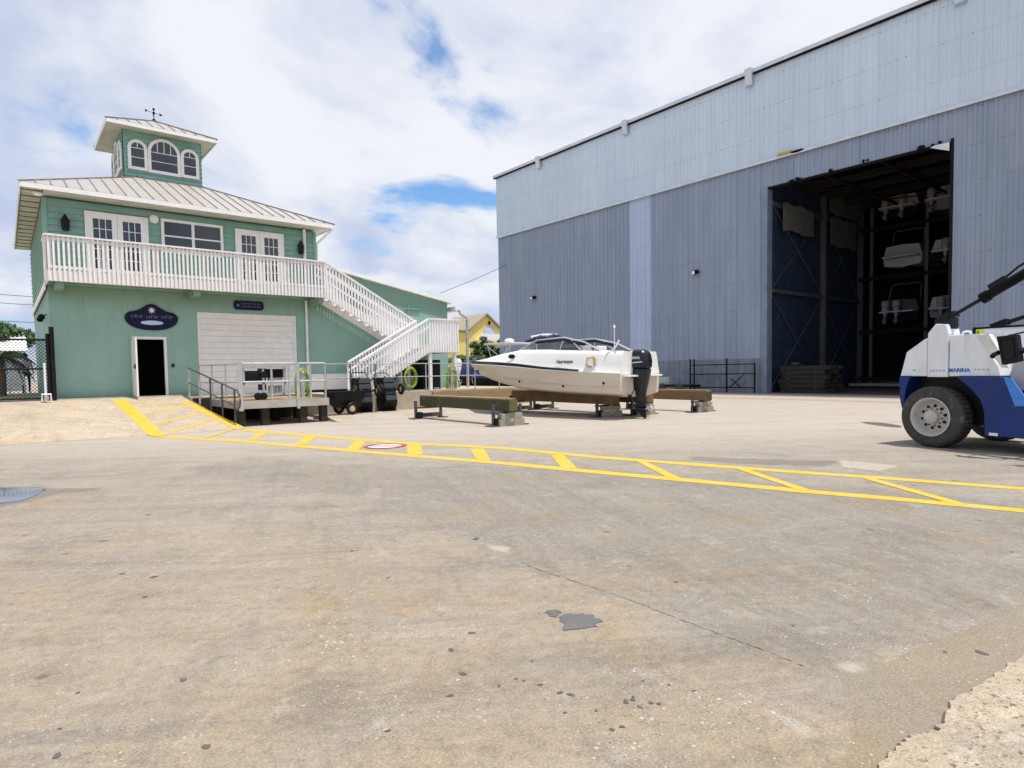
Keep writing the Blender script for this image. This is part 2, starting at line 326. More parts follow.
def thing(name, label, cat, loc=(0, 0, 0), rz=0., group=None, local=False):
    o = bpy.data.objects.new(name, None); C.objects.link(o); o.location = loc; o.rotation_euler = (0, 0, rz); o.empty_display_size = .2
    if local: o['_local'] = 1
    return tag(o, label, cat, group)
def copy_tree(o, parent=None):
    c = o.copy(); C.objects.link(c); c.parent = parent
    for ch in list(o.children): copy_tree(ch, c)
    return c
def text_mesh(name, txt, size, mat, mtx, parent, shear=0., ext=.004):
    cu = bpy.data.curves.new(name, 'FONT'); cu.body = txt; cu.size = size; cu.extrude = ext; cu.align_x = 'CENTER'; cu.align_y = 'CENTER'; cu.shear = shear; cu.offset = size*.02
    to = bpy.data.objects.new(name+'_tmp', cu); C.objects.link(to)
    dg = bpy.context.evaluated_depsgraph_get(); me = bpy.data.meshes.new_from_object(to.evaluated_get(dg)); bpy.data.objects.remove(to)
    me.transform(mtx); me.materials.clear(); me.materials.append(mat); me.name = name
    o = bpy.data.objects.new(name, me); C.objects.link(o); o.parent = parent
    if parent.get('_local'): o['_local'] = 1
    return o
def S(o): return tag(o, kind='structure')

# ------------------------------------------------------------------ ground
def lin(a, b, st):
    n = int(round((b-a)/st)); return [a+(b-a)*i/n for i in range(n)]
xs = [-1500, -300, -60, -20]+lin(-8, -1, .5)+lin(-1, 5, .05)+lin(5, 12, .1)+lin(12, 20, .5)+[20, 40, 80, 300, 1500]
ys = [-1500, -300, -60, -20, -5]+lin(-2, 5, .05)+lin(5, 12, .1)+lin(12, 20, .5)+[20, 30, 60, 120, 400, 1500]
nx = len(xs); me = bpy.data.meshes.new('ground')
me.from_pydata([(x, y, 0) for y in ys for x in xs], [], [(j*nx+i, j*nx+i+1, (j+1)*nx+i+1, (j+1)*nx+i) for j in range(len(ys)-1) for i in range(nx-1)])
def seg_d(p, poly):
    """signed distance to a polygon (negative inside)"""
    x, y = p; inside = False; d = 1e9; n = len(poly)
    for i in range(n):
        (x0, y0), (x1, y1) = poly[i], poly[(i+1) % n]; dx, dy = x1-x0, y1-y0; t = max(0, min(1, ((x-x0)*dx+(y-y0)*dy)/(dx*dx+dy*dy+1e-12)))
        d = min(d, math.hypot(x-x0-dx*t, y-y0-dy*t))
        if (y0 > y) != (y1 > y) and x < (x1-x0)*(y-y0)/(y1-y0)+x0: inside = not inside
    return -d if inside else d
g0 = lambda u, v: tuple(at(u, v, z=0).xy)
MORTAR = [g0(*p) for p in ((1150, 545), (1040, 596), (985, 622), (935, 640), (890, 660), (862, 672), (838, 674), (846, 695), (857, 714), (852, 735), (842, 760), (836, 800), (1000, 900), (1300, 700))]
DAMP = [[g0(*p) for p in q] for q in (((-70, 486), (40, 487.0), (75, 488), (100, 488.5), (98, 490.3), (60, 493), (34, 502), (0, 507), (-70, 511)), ((690, 456), (760, 459), (840, 461), (825, 467), (740, 464), (690, 460)))]
PALE = [[g0(*p) for p in q] for q in (((486, 544), (512, 547), (508, 553), (490, 550)), ((832, 662), (850, 660), (868, 668), (858, 674), (838, 671)), ((838, 460), (866, 462), (900, 466), (880, 471), (842, 467)), ((756, 704), (800, 718), (830, 738), (800, 736), (760, 714)))]
ZONE = [g0(*p) for p in ((380, 505), (520, 560), (640, 605), (760, 655), (835, 680), (900, 655), (1100, 560), (1100, 510), (1024, 500), (800, 484), (600, 468), (400, 468), (250, 455), (180, 470))]
at_ = me.color_attributes.new('mask', 'FLOAT_COLOR', 'POINT')
for v in me.vertices:
    x, y = v.co.x, v.co.y
    if -8 < x < 20 and -2 < y < 20:
        a = max(0, min(1, .5-seg_d((x, y), MORTAR)/.16)) if x < 8 and y < 5 else 0
        b = max(max(0, min(1, .5-seg_d((x, y), q)/.3)) for q in DAMP); c = max(max(0, min(1, .5-seg_d((x, y), q)/.14)) for q in PALE)
        z = max(0, min(1, .5-seg_d((x, y), ZONE)/1.1))
        at_.data[v.index].color = (a, b, c, z)
    else: at_.data[v.index].color = (0, 0, 0, 0)
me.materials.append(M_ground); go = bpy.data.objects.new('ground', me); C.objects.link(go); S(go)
# ramp wedge and the raised yard behind it
mb = MB(); L = -40; rows = [(19.3, 0.), (23.9, RZ), (60., RZ)]
vs = []
for y, z in rows: vs += [(L, y, z+.004), (redge(y), y, z+.004), (redge(y), y, -.05), (L, y, -.05)]
mb.add(vs, [(0, 1, 5, 4), (4, 5, 9, 8), (1, 2, 6, 5), (5, 6, 10, 9), (8, 9, 10, 11), (0, 4, 7, 3), (4, 8, 11, 7)])
S(mb.build('ramp', M_ramp))
# raised concrete pad right of the ramp
mb = MB(); mb.box(4.9, 8.9, 23.4, 24.49, -.05, .86); mb.box(8.901, 18.4, 21.5, 24.49, -.05, .855); mb.box(16.1, 18.4, 24.491, 40, -.05, .852)
S(mb.build('raised_pad', M_pad))
mb = MB()
mb.box(13.3, 18.5, 21.40, 21.497, .05, .80)
S(mb.build('pad_edging', M_timber)); mb = MB(); mb.box(4.97, 8.88, 23.3, 23.397, .0, .82); S(mb.build('pad_retaining_boards', M_darktimber))  # brown retaining boards, coloured darker to stand in for shade under the deck
mb = MB(); mb.prism([(19.3, .004), (20.3, .15), (21.498, .15), (21.498, -.05), (19.3, -.05)], 'x', 8.4, 18.9); S(mb.build('apron_slope', M_slope))
# walk at the foot of the wall
mb = MB(); mb.box(-.5, 4.75, 23.95, 24.49, .8, .93); S(mb.build('sidewalk', M_pad, bevel=.01))

# --- painted walkway
def strip(mb, pts, w, dz=.008, n=8):
    """ribbon along ground points (list of Vectors), following the ground"""
    P = []
    for a, b in zip(pts[:-1], pts[1:]):
        for i in range(n): P.append(a.lerp(b, i/n))
    P.append(pts[-1]); vs = []
    for i, p in enumerate(P):
        d = (P[min(i+1, len(P)-1)]-P[max(i-1, 0)]); d.z = 0; d.normalize(); r = Vector((d.y, -d.x, 0))
        ww = w[0]+(w[1]-w[0])*i/(len(P)-1) if isinstance(w, tuple) else w
        jit = 1+random.uniform(-.06, .06)
        for sgn in (-1, 1):
            q = p+r*sgn*ww/2*jit
            vs.append((q.x, q.y, RZ*min(1, max(0, (q.y-RY0)/(RY1-RY0)))+dz if p.z > 0 or (p.y > RY0 and p.x < 5.5) else dz))
    mb.add(vs, [(2*i, 2*i+1, 2*i+3, 2*i+2) for i in range(len(P)-1)])
G0 = lambda u, v: at(u, v, z=0)
mb = MB()
strip(mb, [ong(118, 399.3), ong(140, 419), ong(160, 436)], (.4, .38))
strip(mb, [ong(183, 401.5), ong(212, 416), ong(238, 428.2)], .2)
strip(mb, [ong(190, 402), ong(217, 415.5), ong(244, 428.5)], .12, .009)
for a, b in (((141, 407), (174, 403)), ((146, 414), (186, 407)), ((157, 424), (200, 414)), ((170, 432.5), (210, 421)), ):
    strip(mb, [ong(*a), ong(*b)], .11, .009)
strip(mb, [ong(206, 438), ong(232, 429)], .13, .009)
low = [(158, 436.3), (235, 440.8), (300, 446.3), (400, 454.8), (500, 463), (600, 472.5), (700, 481.5), (800, 491), (900, 499.5), (1024, 511), (1150, 523)]
upp = [(240, 429.5), (300, 435), (400, 443), (500, 448), (600, 457.5), (700, 465), (800, 472.5), (900, 479.5), (1024, 489), (1150, 499)]
strip(mb, [G0(*p) for p in low], (.34, .2), .004, 3)
strip(mb, [G0(*p) for p in upp], (.36, .2), .004, 3)
for a, b, w in (((252, 440), (266, 431.5), .22), ((300, 445), (312, 436), .26), ((352, 450), (362, 440), .26), ((415, 455), (414, 444), .28), ((484, 461), (477, 449), .26), ((570, 469), (557, 455), .24), ((676, 479), (640, 461), .16), ((805, 490.5), (738, 468), .15), ((962, 505), (868, 478.5), .14), ((1160, 523), (1024, 492), .13)):
    strip(mb, [G0(*a), G0(*b)], w, .006)
S(mb.build('painted_walkway', M_yellow))
# round red and white stencil between the lines
cc = G0(385, 446.3); mb = MB(); mw = MB()
def disc(mbx, c, r0, r1, dz, n=40, sx=1., sy=1., a0=0, a1=2*math.pi):
    vs = []
    for i in range(n+1):
        a = a0+(a1-a0)*i/n
        for r in (r0, r1): vs.append((c.x+sx*r*math.cos(a), c.y+sy*r*math.sin(a), c.z+dz))
    mbx.add(vs, [(2*i, 2*i+1, 2*i+3, 2*i+2) for i in range(n)])
disc(mb, cc, .36, .46, .010); d = Vector((math.cos(2.3), math.sin(2.3), 0)); mb.beam(cc-d*.38+Vector((0, 0, .008)), cc+d*.38+Vector((0, 0, .008)), .1, .004)
disc(mw, cc, .0, .40, .005)
S(mw.build('painted_sign_ground', M_wmark)); S(mb.build('painted_prohibition_ring', M_red))

# --- stains, patches, crack, puddle, broken slab
def blob(mbx, c, rx, ry, rot=0, dz=.003, n=18, jag=.25, seed=None):
    vs = [(c.x, c.y, c.z+dz)]; ph = [random.uniform(0, 6.28) for _ in range(3)]
    for i in range(n):
        a = 2*math.pi*i/n; k = 1+jag*(.5*math.sin(2*a+ph[0])+.3*math.sin(3*a+ph[1])+.2*math.sin(5*a+ph[2]))+random.uniform(-jag, jag)*.25
        x, y = rx*k*math.cos(a), ry*k*math.sin(a)
        vs.append((c.x+x*math.cos(rot)-y*math.sin(rot), c.y+x*math.sin(rot)+y*math.cos(rot), c.z+dz))
    mbx.add(vs, [(0, i+1, (i+1) % n+1) for i in range(n)])
mb = MB()
spots = [(472, 633, .03), (451, 650, .03), (463, 674, .03), (499, 686, .018), (516, 679, .014), (524, 681, .014), (540, 685, .018), (450, 696, .025), (532, 661, .014), (560, 693, .022), (571, 695, .022), (626, 702, .03), (633, 700, .02), (640, 707, .022), (651, 703, .018), (659, 704, .018), (633, 697, .014), (612, 730, .018), (622, 727, .018), (596, 711, .012), (565, 713, .012), (694, 691, .014), (669, 685, .014), (643, 681, .014), (476, 539, .05), (352, 551, .035), (148, 515, .05), (122, 574, .03), (154, 577, .04), (145, 597, .03), (388, 578, .02), (57, 756, .03), (388, 731, .02), (78, 693, .015), (60, 729, .012), (945, 652, .02), (982, 653, .04), (1012, 552, .02), (676, 582, .02), (793, 626, .015), (206, 747, .03), (183, 680, .03)]
for u, v, r in spots: r *= .72; blob(mb, G0(u, v), r*random.uniform(.8, 1.3), r*random.uniform(.6, .9), random.uniform(0, 3), .003, 10, .3)
S(mb.build('oil_spots', M_spotdark))
M_pgrey = paint('asphalt_patch', (.13, .13, .128), .9, dirt=(.22, .2, .18), dirt_amt=.6, dscale=7, bmp=.01, bscale=80)
def polyg(pts, dz): return [(p.x, p.y, dz) for p in pts]
def rag(pts, n=5, j=.02):
    out = []
    for a, b in zip(pts, pts[1:]+pts[:1]):
        for i in range(n):
            p = a.lerp(b, i/n); L_ = (b-a).length; p.x += random.uniform(-j, j)*L_*.35; p.y += random.uniform(-j, j)*L_*.35; out.append(p)
    return out
mb = MB()
for poly in ([(546, 611), (556, 609.5), (561, 613), (558, 618), (549, 616)], [(558, 618), (563, 615), (580, 613), (596, 616), (601, 623), (590, 629), (563, 630), (561, 622)]):
    pp = rag([G0(*p) for p in poly], 5, .5); mb.add(polyg(pp, .004), [tuple(range(len(pp)))])
S(mb.build('asphalt_patch', M_pgrey))
# hairline expansion crack
mb = MB(); pts = [G0(*p) for p in ((520, 562), (534, 568), (560, 577), (600, 590), (640, 604), (660, 612), (700, 627), (740, 642), (780, 657), (826, 676))]
P = []
for a, b in zip(pts[:-1], pts[1:]):
    for i in range(8): q = a.lerp(b, i/8); P.append(q+Vector((random.uniform(-.006, .006), random.uniform(-.006, .006), 0)))
vs = []
for i, p in enumerate(P):
    w = .0045*random.uniform(.3, 1.3); vs += [(p.x-w*.5, p.y-w, .003), (p.x+w*.5, p.y+w, .003)]
mb.add(vs, [(2*i, 2*i+1, 2*i+3, 2*i+2) for i in range(len(P)-1) if i % 9 != 7])
S(mb.build('pavement_crack', M_dark))
# broken coarse slab, near right, with the darker mortar band beside it
edge = [(868, 790), (884, 762), (896, 750), (912, 737), (936, 733), (944, 722), (951, 704), (962, 697), (985, 684), (1005, 668), (1030, 655), (1100, 615)]
pp = [G0(*p) for p in edge]; E_ = []
for a, b in zip(pp[:-1], pp[1:]):
    for i in range(6): E_.append(a.lerp(b, i/6)+Vector((random.uniform(-.012, .012), random.uniform(-.012, .012), 0)))
outer = [Vector((6.5, -1.5, 0)), Vector((3.0, -2.5, 0)), Vector((1.2, -.5, 0))]
poly = E_+outer; mb = MB(); n = len(poly); mb.add([(p.x, p.y, .012) for p in poly]+[(p.x, p.y, -.01) for p in poly], [tuple(range(n))]+[(i, (i+1) % n, (i+1) % n+n, i+n) for i in range(n)])
S(mb.build('broken_slab', M_rough))
mb = MB(); vs = []
for i, p in enumerate(E_):
    w = random.uniform(.003, .014) if 5 < i < 46 else .004
    vs += [(p.x, p.y, .006), (p.x-w*.75, p.y+w*.75, .006)]
mb.add(vs, [(2*i, 2*i+1, 2*i+3, 2*i+2) for i in range(len(E_)-1)]); S(mb.build('slab_joint', M_spotdark))
# shallow puddle, far left
pz = [(-60, 489), (0, 488), (30, 488.5), (47, 489), (36, 495), (22, 501), (0, 503.5), (-60, 506)]
pp = rag([G0(*p) for p in pz], 4, .1); mb = MB(); mb.add(polyg(pp, .006), [tuple(range(len(pp)))]); S(mb.build('puddle', M_water))
mb = MB()
for u, v, rx, ry in ((882, 424.5, .8, .3),): blob(mb, G0(u, v), rx, ry, .9, .004, 22, .2)
S(mb.build('dark_ground_blob', M_spotdark))  # single dark blob on the ground left of the forklift

# ------------------------------------------------------------------ green building
B = thing('green_building', 'pale green two storey building with hipped metal roof, white balcony and square lookout on top', 'building', (5.4, 24.5, .9))
FY = 24.5; WX0, WX1 = 1.2, 9.85
mb = MB()
z0, zt = .85, 4.5
for x0, x1, a, b in ((WX0, 3.42, z0, zt), (3.42, 4.44, 2.93, zt), (4.44, 5.45, z0, zt), (5.45, 9.02, 3.87, zt), (9.02, 16.08, z0, 3.9)):
    mb.box(x0, x1, FY, FY+.25, a, b)
mb.prism([(9.02, 3.9), (16.08, 3.9), (16.08, 4.76), (9.86, 5.92), (9.86, 4.5), (9.02, 4.5)], 'y', FY, FY+.25)
mb.box(WX0, WX0+.25, FY+.25, 35.8, z0, zt)                       # left flank
mb.box(15.83, 16.08, FY+.25, 35.8, z0, 4.7); mb.box(WX0+.25, 15.83, 35.55, 35.8, z0, 4.5)
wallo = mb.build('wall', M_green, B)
mb = MB(); mb.box(3.5, 9.0, 26.3, 26.35, .86, 4.4); mb.box(WX0+.3, 9.4, FY+.3, 26.3, 4.2, 4.25); mb.build('interior', M_dark, B)  # near-black sheets stand in for the shade of the room inside
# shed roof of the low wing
mb = MB()
def wz(x): return 5.92-(x-9.86)*(1.16/6.22)
mb.add([(9.86, FY-.18, wz(9.86)+.0), (16.35, FY-.18, wz(16.35)), (16.35, 36, wz(16.35)), (9.86, 36, wz(9.86)), (9.86, FY-.18, wz(9.86)+.13), (16.35, FY-.18, wz(16.35)+.13), (16.35, 36, wz(16.35)+.13), (9.86, 36, wz(9.86)+.13)],
       [(0, 1, 2, 3), (4, 5, 6, 7), (0, 1, 5, 4), (1, 2, 6, 5), (2, 3, 7, 6), (3, 0, 4, 7)])
mb.build('wing_roof', M_white, B)
mb = MB(); mb.box(16.36, 16.75, FY-.25, 36, 4.42, 4.6); mb.build('gutter', M_white, B)
mb = MB(); mb.tube([(16.6, FY-.2, 4.45), (16.62, FY-.22, 4.3), (16.95, FY-.3, 4.1), (16.97, FY-.3, 3.9), (16.95, FY-.3, .86)], .065, 10); mb.build('downpipe', M_galv, B, smooth=True)
# white low band at the wall foot, right of the roll-up door
mb = MB(); mb.box(9.3, 14.6, FY-.16, FY-.003, .95, 1.58); mb.build('base_band', M_white, B)
mb = MB(); mb.box(9.3, 14.6, FY-.14, FY-.003, .86, .945); mb.build('base_gap', M_dark, B)
# upper storey, lap siding boards
def siding(mb, p0, p1, za, zb, nrm, pitch=.2):
    z = za; p0 = Vector(p0); p1 = Vector(p1); nrm = Vector(nrm)
    while z < zb-1e-4:
        t = min(z+pitch, zb); a0 = p0+nrm*.04; a1 = p1+nrm*.04; b0 = p0+nrm*.004; b1 = p1+nrm*.004
        mb.add([(a0.x, a0.y, z), (a1.x, a1.y, z), (b1.x, b1.y, t), (b0.x, b0.y, t), (b0.x, b0.y, z), (b1.x, b1.y, z)], [(0, 1, 2, 3), (4, 5, 1, 0)]); z = t
mb = MB(); siding(mb, (WX0, FY, 0), (WX1, FY, 0), 4.8, 7.24, (0, -1, 0)); siding(mb, (WX0, FY, 0), (WX0, 35.8, 0), 4.62, 7.24, (-1, 0, 0), .19); siding(mb, (WX1, FY, 0), (WX1, 35.8, 0), 4.8, 7.24, (1, 0, 0))
mb.box(WX0+.01, WX1-.01, FY+.01, 35.8, 4.51, 7.23)
mb.build('upper_wall', M_siding, B)
mb = MB(); mb.box(WX0-.05, WX0+.07, FY-.05, FY-.043, 4.8, 7.2); mb.box(WX1-.07, WX1+.05, FY-.05, FY-.043, 4.8, 7.2); mb.box(WX0-.052, WX0-.046, FY-.042, FY+.07, 4.8, 7.2); mb.each('corner_board', M_siding, B)
mb = MB(); mb.box(WX0-.08, WX0-.045, FY-.0, 35.9, 4.38, 4.62); mb.build('belt_trim', M_white, B)
# pyramid roof
def hip(parent, x0, x1, y0, y1, ze, apex, thick, pitch, prefix, seamr=.018, ov_fascia=.15):
    cx, cy, za = apex; mb = MB()
    mb.add([(x0, y0, ze), (x1, y0, ze), (x1, y1, ze), (x0, y1, ze), (cx, cy, za)], [(0, 1, 4), (1, 2, 4), (2, 3, 4), (3, 0, 4)])
    ro = mb.build(prefix, M_roof, parent)
    mb = MB()
    def P_(x, y, up=.012):   # surface height
        return None
    A = Vector(apex); 
    for (ax, bx, side) in (((x0, y0), (x1, y0), 0), ((x1, y0), (x1, y1), 1), ((x1, y1), (x0, y1), 2), ((x0, y1), (x0, y0), 3)):
        a = Vector((*ax, ze)); b = Vector((*bx, ze)); n = int((b-a).length/pitch); foot = a+(b-a).normalized()*((A-a).dot((b-a).normalized())); foot_t = (foot-a).length/(b-a).length
        for i in range(1, n):
            t = i/n; s = a.lerp(b, t); k = t/foot_t if t < foot_t else (1-t)/(1-foot_t); e = s+(A-foot)*k
            mb.beam(s+Vector((0, 0, .012)), e+Vector((0, 0, .012)), seamr*1.3, .035)
    for c in ((x0, y0), (x1, y0), (x1, y1), (x0, y1)): mb.beam((*c, ze+.02), (cx, cy, za+.02), .09, .03)
    mb.build('seam', M_seam, ro)
    mb = MB(); fz0, fz1 = ze-ov_fascia, ze-.005; t = .03
    mb.box(x0, x1, y0, y0+t, fz0, fz1); mb.box(x0, x1, y1-t, y1, fz0, fz1); mb.box(x0, x0+t, y0+t, y1-t, fz0, fz1); mb.box(x1-t, x1, y0+t, y1-t, fz0, fz1)
    mb.build('fascia', M_white, ro)
    mb = MB(); mb.box(x0+t, x1-t, y0+t, y1-t, fz0+.03, fz0+.05); mb.build('soffit', M_soffit, ro)
    return ro
RO = hip(B, .6, 10.32, 23.6, 35.2, 7.40, (5.46, 29.35, 9.82), .1, .38, 'roof')
mb = MB()
y = 24.0
while y < 35: mb.box(.66, 1.16, y, y+.035, 7.262, 7.278); y += .8
mb.box(1.16, 1.17, 23.7, 35, 7.262, 7.278); mb.box(.655, .66, 23.7, 35, 7.262, 7.278)
mb.build('soffit_slats', M_darktimber, RO)
mb = MB(); mb.ball((1.05, 23.95, 7.17), (.13, .1, .06)); mb.build('spotlight', M_white, B)
# lookout
CX0, CX1, CY0, CY1 = 3.9, 6.6, 28.0, 30.7
mb = MB(); siding(mb, (CX0, CY0, 0), (CX1, CY0, 0), 8.4, 11.05, (0, -1, 0), .17); siding(mb, (CX0, CY0, 0), (CX0, CY1, 0), 8.4, 11.05, (-1, 0, 0), .17); siding(mb, (CX1, CY0, 0), (CX1, CY1, 0), 8.4, 11.05, (1, 0, 0), .17)
mb.box(CX0+.01, CX1-.01, CY0+.01, CY1, 8.0, 11.04)
LK = mb.build('lookout', M_siding, B)
LR = hip(LK, 3.3, 7.12, 27.42, 31.25, 11.08, (5.22, 29.35, 11.98), .1, .36, 'lookout_roof', .014, .13)
def arched(parent, cx, zb, w, h, face, cols, rows, nm='window'):
    """arched window; face(x,z,d) gives the world point d metres in front of the wall"""
    r = w/2; zs = zb+h-r
    def outline(e): e = e*.78; return [(cx-r-e, zb-e), (cx+r+e, zb-e)]+[(cx+(r+e)*math.cos(a), zs+(r+e)*math.sin(a)) for a in [math.pi*i/14 for i in range(15)]]
    o = outline(.14); i_ = outline(0); mb = MB(); n = len(o)
    mb.add([face(*p, .06) for p in o]+[face(*p, .06) for p in i_]+[face(*p, .0) for p in o]+[face(*p, .0) for p in i_], [(k, (k+1) % n, (k+1) % n+n, k+n) for k in range(n)]+[(k, (k+1) % n, (k+1) % n+2*n, k+2*n) for k in range(n)]+[(k+n, (k+1) % n+n, (k+1) % n+3*n, k+3*n) for k in range(n)])
    fr = mb.build(nm, M_white, parent)
    mb = MB(); mb.add([face(*p, .032) for p in i_], [tuple(range(n))]); mb.build('pane', M_glass, fr)
    mb = MB()
    def bar(x0, z0_, x1, z1_, w_): mb.beam(face(x0, z0_, .045), face(x1, z1_, .045), w_, .02)
    for k in range(1, rows): bar(cx-r, zb+(zs-zb)*k/(rows-1) if rows > 1 else zb, cx+r, zb+(zs-zb)*k/(rows-1), .05)
    for k in range(1, cols): xx = cx-r+w*k/cols; bar(xx, zs, xx, zs+math.sqrt(max(0, r*r-(xx-cx)**2)), .025)
    mb.each('muntin', M_white, fr)
fF = lambda x, z, d: Vector((x, CY0-.035-d, z)); fL = lambda x, z, d: Vector((CX0-.035-d, CY0+CY1-x, z))
for face, c0 in ((fF, 5.27), (fL, (CY0+CY1)/2)):
    arched(LK, c0, 9.6, .92, 1.14, face, 4, 3); arched(LK, c0-.91, 9.62, .44, .92, face, 2, 3); arched(LK, c0+.91, 9.62, .44, .92, face, 2, 3)
mb = MB(); vx, vy, vz = 5.22, 29.35, 11.95
mb.tube([(vx, vy, vz), (vx, vy, vz+.6)], .02, 6); mb.ball((vx, vy, vz+.08), .09); mb.ball((vx, vy, vz+.45), .07); mb.tube([(vx-.28, vy, vz+.5), (vx+.28, vy, vz+.42)], .01, 6)
mb.prism([(vx-.38, vz+.43), (vx-.26, vz+.5), (vx-.38, vz+.58)], 'y', vy-.015, vy+.015); mb.prism([(vx+.26, vz+.35), (vx+.4, vz+.42), (vx+.26, vz+.5)], 'y', vy-.015, vy+.015); mb.tube([(vx, vy-.25, vz+.4), (vx, vy+.25, vz+.4)], .014, 6); mb.ball((vx, vy, vz+.64), (.06, .03, .07))
mb.v = [(vx+(x-vx)*.8, vy+(y-vy)*.8, vz+(z-vz)*.8) for x, y, z in mb.v]; mb.build('weather_vane', M_blackm, LK)
# french doors and window
def french(x0, x1, zb, zt_):
    mb = MB(); y1 = FY-.042; fr = .07
    mb.box(x0, x0+fr, y1-.06, y1, zb, zt_); mb.box(x1-fr, x1, y1-.06, y1, zb, zt_); mb.box(x0+fr, x1-fr, y1-.06, y1, zt_-fr, zt_)
    fo = mb.build('french_door', M_white, B); mid = (x0+x1)/2; hd = MB()
    for a, b in ((x0+fr, mid-.004), (mid+.004, x1-fr)):
        mb = MB(); st = .15; zb2, zt2 = zb, zt_-fr-.002
        mb.box(a, a+st, y1-.04, y1, zb2, zt2); mb.box(b-st, b, y1-.04, y1, zb2, zt2); mb.box(a+st, b-st, y1-.04, y1, zt2-.14, zt2); mb.box(a+st, b-st, y1-.04, y1, zb2, zb2+.28)
        for k in (1, 2): xx = a+st+(b-a-2*st)*k/3; mb.box(xx-.011, xx+.011, y1-.03, y1-.0, zb2+.28, zt2-.14)
        for k in range(1, 5): zz = zb2+.28+(zt2-.42-zb2)*k/5; mb.box(a+st, b-st, y1-.027, y1-.001, zz-.011, zz+.011)
        mb.build('door_leaf', M_white, fo)
        mb = MB(); mb.box(a+st, b-st, y1-.018, y1-.012, zb2+.28, zt2-.14); mb.build('pane', M_glass, fo)
    for s in (-.06, .06): hd.ball((mid+s, y1-.07, zb+1.0), .03); hd.ball((mid+s, y1-.07, zb+1.15), .02)
    hd.each('handle', M_blackm, fo)
french(2.24, 4.03, 4.85, 6.95); french(6.83, 8.6, 4.85, 6.97)
mb = MB(); x0, x1, za, zb = 4.42, 6.41, 5.85, 7.0; y1 = FY-.042
mb.box(x0, x0+.09, y1-.06, y1, za, zb); mb.box(x1-.09, x1, y1-.06, y1, za, zb); mb.box(x0+.09, x1-.09, y1-.06, y1, zb-.09, zb); mb.box(x0+.09, x1-.09, y1-.06, y1, za, za+.09); mb.box(5.37, 5.46, y1-.06, y1, za+.09, zb-.09)
wo = mb.build('window', M_white, B); mb = MB(); mb.box(x0+.09, 5.37, y1-.03, y1-.02, za+.09, zb-.09); mb.box(5.46, x1-.09, y1-.03, y1-.02, za+.09, zb-.09); mb.build('pane', M_glass, wo)
mb = MB(); mb.box(x0+.09, 5.37, y1-.05, y1-.0305, 6.4, 6.45); mb.box(5.46, x1-.09, y1-.05, y1-.0305, 6.4, 6.45); mb.build('sash_bar', M_white, wo)
mb = MB(); mb.lathe([(0, -.05), (.13, -.05), (.15, 0)], (4.22, FY-.03, 6.95), 'y', 20); mb.build('vent', M_white, B, smooth=True)
for lx, lz in ((1.72, 6.45), (9.22, 6.5)):
    mb = MB(); mb.box(lx-.05, lx+.05, FY-.07, FY-.03, lz-.12, lz+.16); mb.lathe([(.04, -.24), (.1, -.22), (.12, .05), (.14, .06), (.06, .2), (.02, .28)], (lx, FY-.2, lz), 'z', 8); mb.tube([(lx, FY-.05, lz+.1), (lx, FY-.14, lz+.3), (lx, FY-.2, lz+.26)], .012, 6)
    mb.build('wall_lamp', M_black, B, smooth=True)
# balcony
BY = 23.3
BA = MB(); BA.box(WX0+.0, 9.8, BY+.05, FY-.035, 4.62, 4.78); BA = BA.build('balcony', M_white, B)
mb = MB(); mb.box(WX0-.02, 9.85, BY+.02, BY+.05, 4.5, 4.84); mb.box(WX0-.05, WX0-.02, BY+.02, FY-.1, 4.5, 4.84); mb.build('fascia', M_white, BA)
def pickets(mb, p, q, zlo, zhi, nrm, pitch=.125, w=.058, drop0=0.):
    """balusters from p to q (ground-plan + base height), zlo/zhi relative to the sloping line"""
    p = Vector(p); q = Vector(q); L_ = ((q-p).xy).length; n = max(1, int(L_/pitch)); d = Vector((q.x-p.x, q.y-p.y, 0)).normalized(); nr = Vector(nrm)
    for i in range(n+1):
        c = p.lerp(q, i/n); a = c+d*(-w/2); b = c+d*(w/2); t = nr*.035
        z0_, z1_ = c.z+zlo, c.z+zhi
        vs = [(a.x, a.y, z0_), (b.x, b.y, z0_), (b.x, b.y, z1_), (a.x, a.y, z1_)]; vs += [(v[0]+t.x, v[1]+t.y, v[2]) for v in vs]
        mb.add(vs, [(0, 1, 2, 3), (4, 5, 6, 7), (0, 1, 5, 4), (1, 2, 6, 5), (2, 3, 7, 6), (3, 0, 4, 7)])
def handrail(mb, p, q, h, w=.13, t=.05): mb.beam(Vector(p)+Vector((0, 0, h)), Vector(q)+Vector((0, 0, h)), w, t)
fl = 4.8
mb = MB(); pickets(mb, (WX0, BY, fl), (9.72, BY, fl), -.3, 1.03, (0, -1, 0)); pickets(mb, (WX0-.05, BY+.1, fl), (WX0-.05, FY-.1, fl), -.3, 1.03, (-1, 0, 0)); mb.build('balustrade', M_picket, BA)
mb = MB(); handrail(mb, (WX0-.08, BY-.01, fl), (9.75, BY-.01, fl), 1.06); handrail(mb, (WX0-.05, BY, fl), (WX0-.05, FY-.05, fl), 1.06); mb.beam((WX0, BY+.025, fl+.12), (9.7, BY+.025, fl+.12), .04, .09); mb.beam((WX0, BY+.025, fl+.96), (9.7, BY+.025, fl+.96), .04, .08); mb.build('top_rail', M_picket, BA)
mb = MB()
for i in range(7): x = WX0+.03+i*(9.7-WX0)/6; mb.box(x-.05, x+.05, BY+.052, BY+.15, fl, fl+1.03)
mb.each('post', M_picket, BA)
mb = MB()
for x in (1.45, 5.25, 9.6): mb.box(x-.1, x+.1, BY+.1, FY-.002, 4.3, 4.5); pass
mb.each('bracket', M_green, BA)
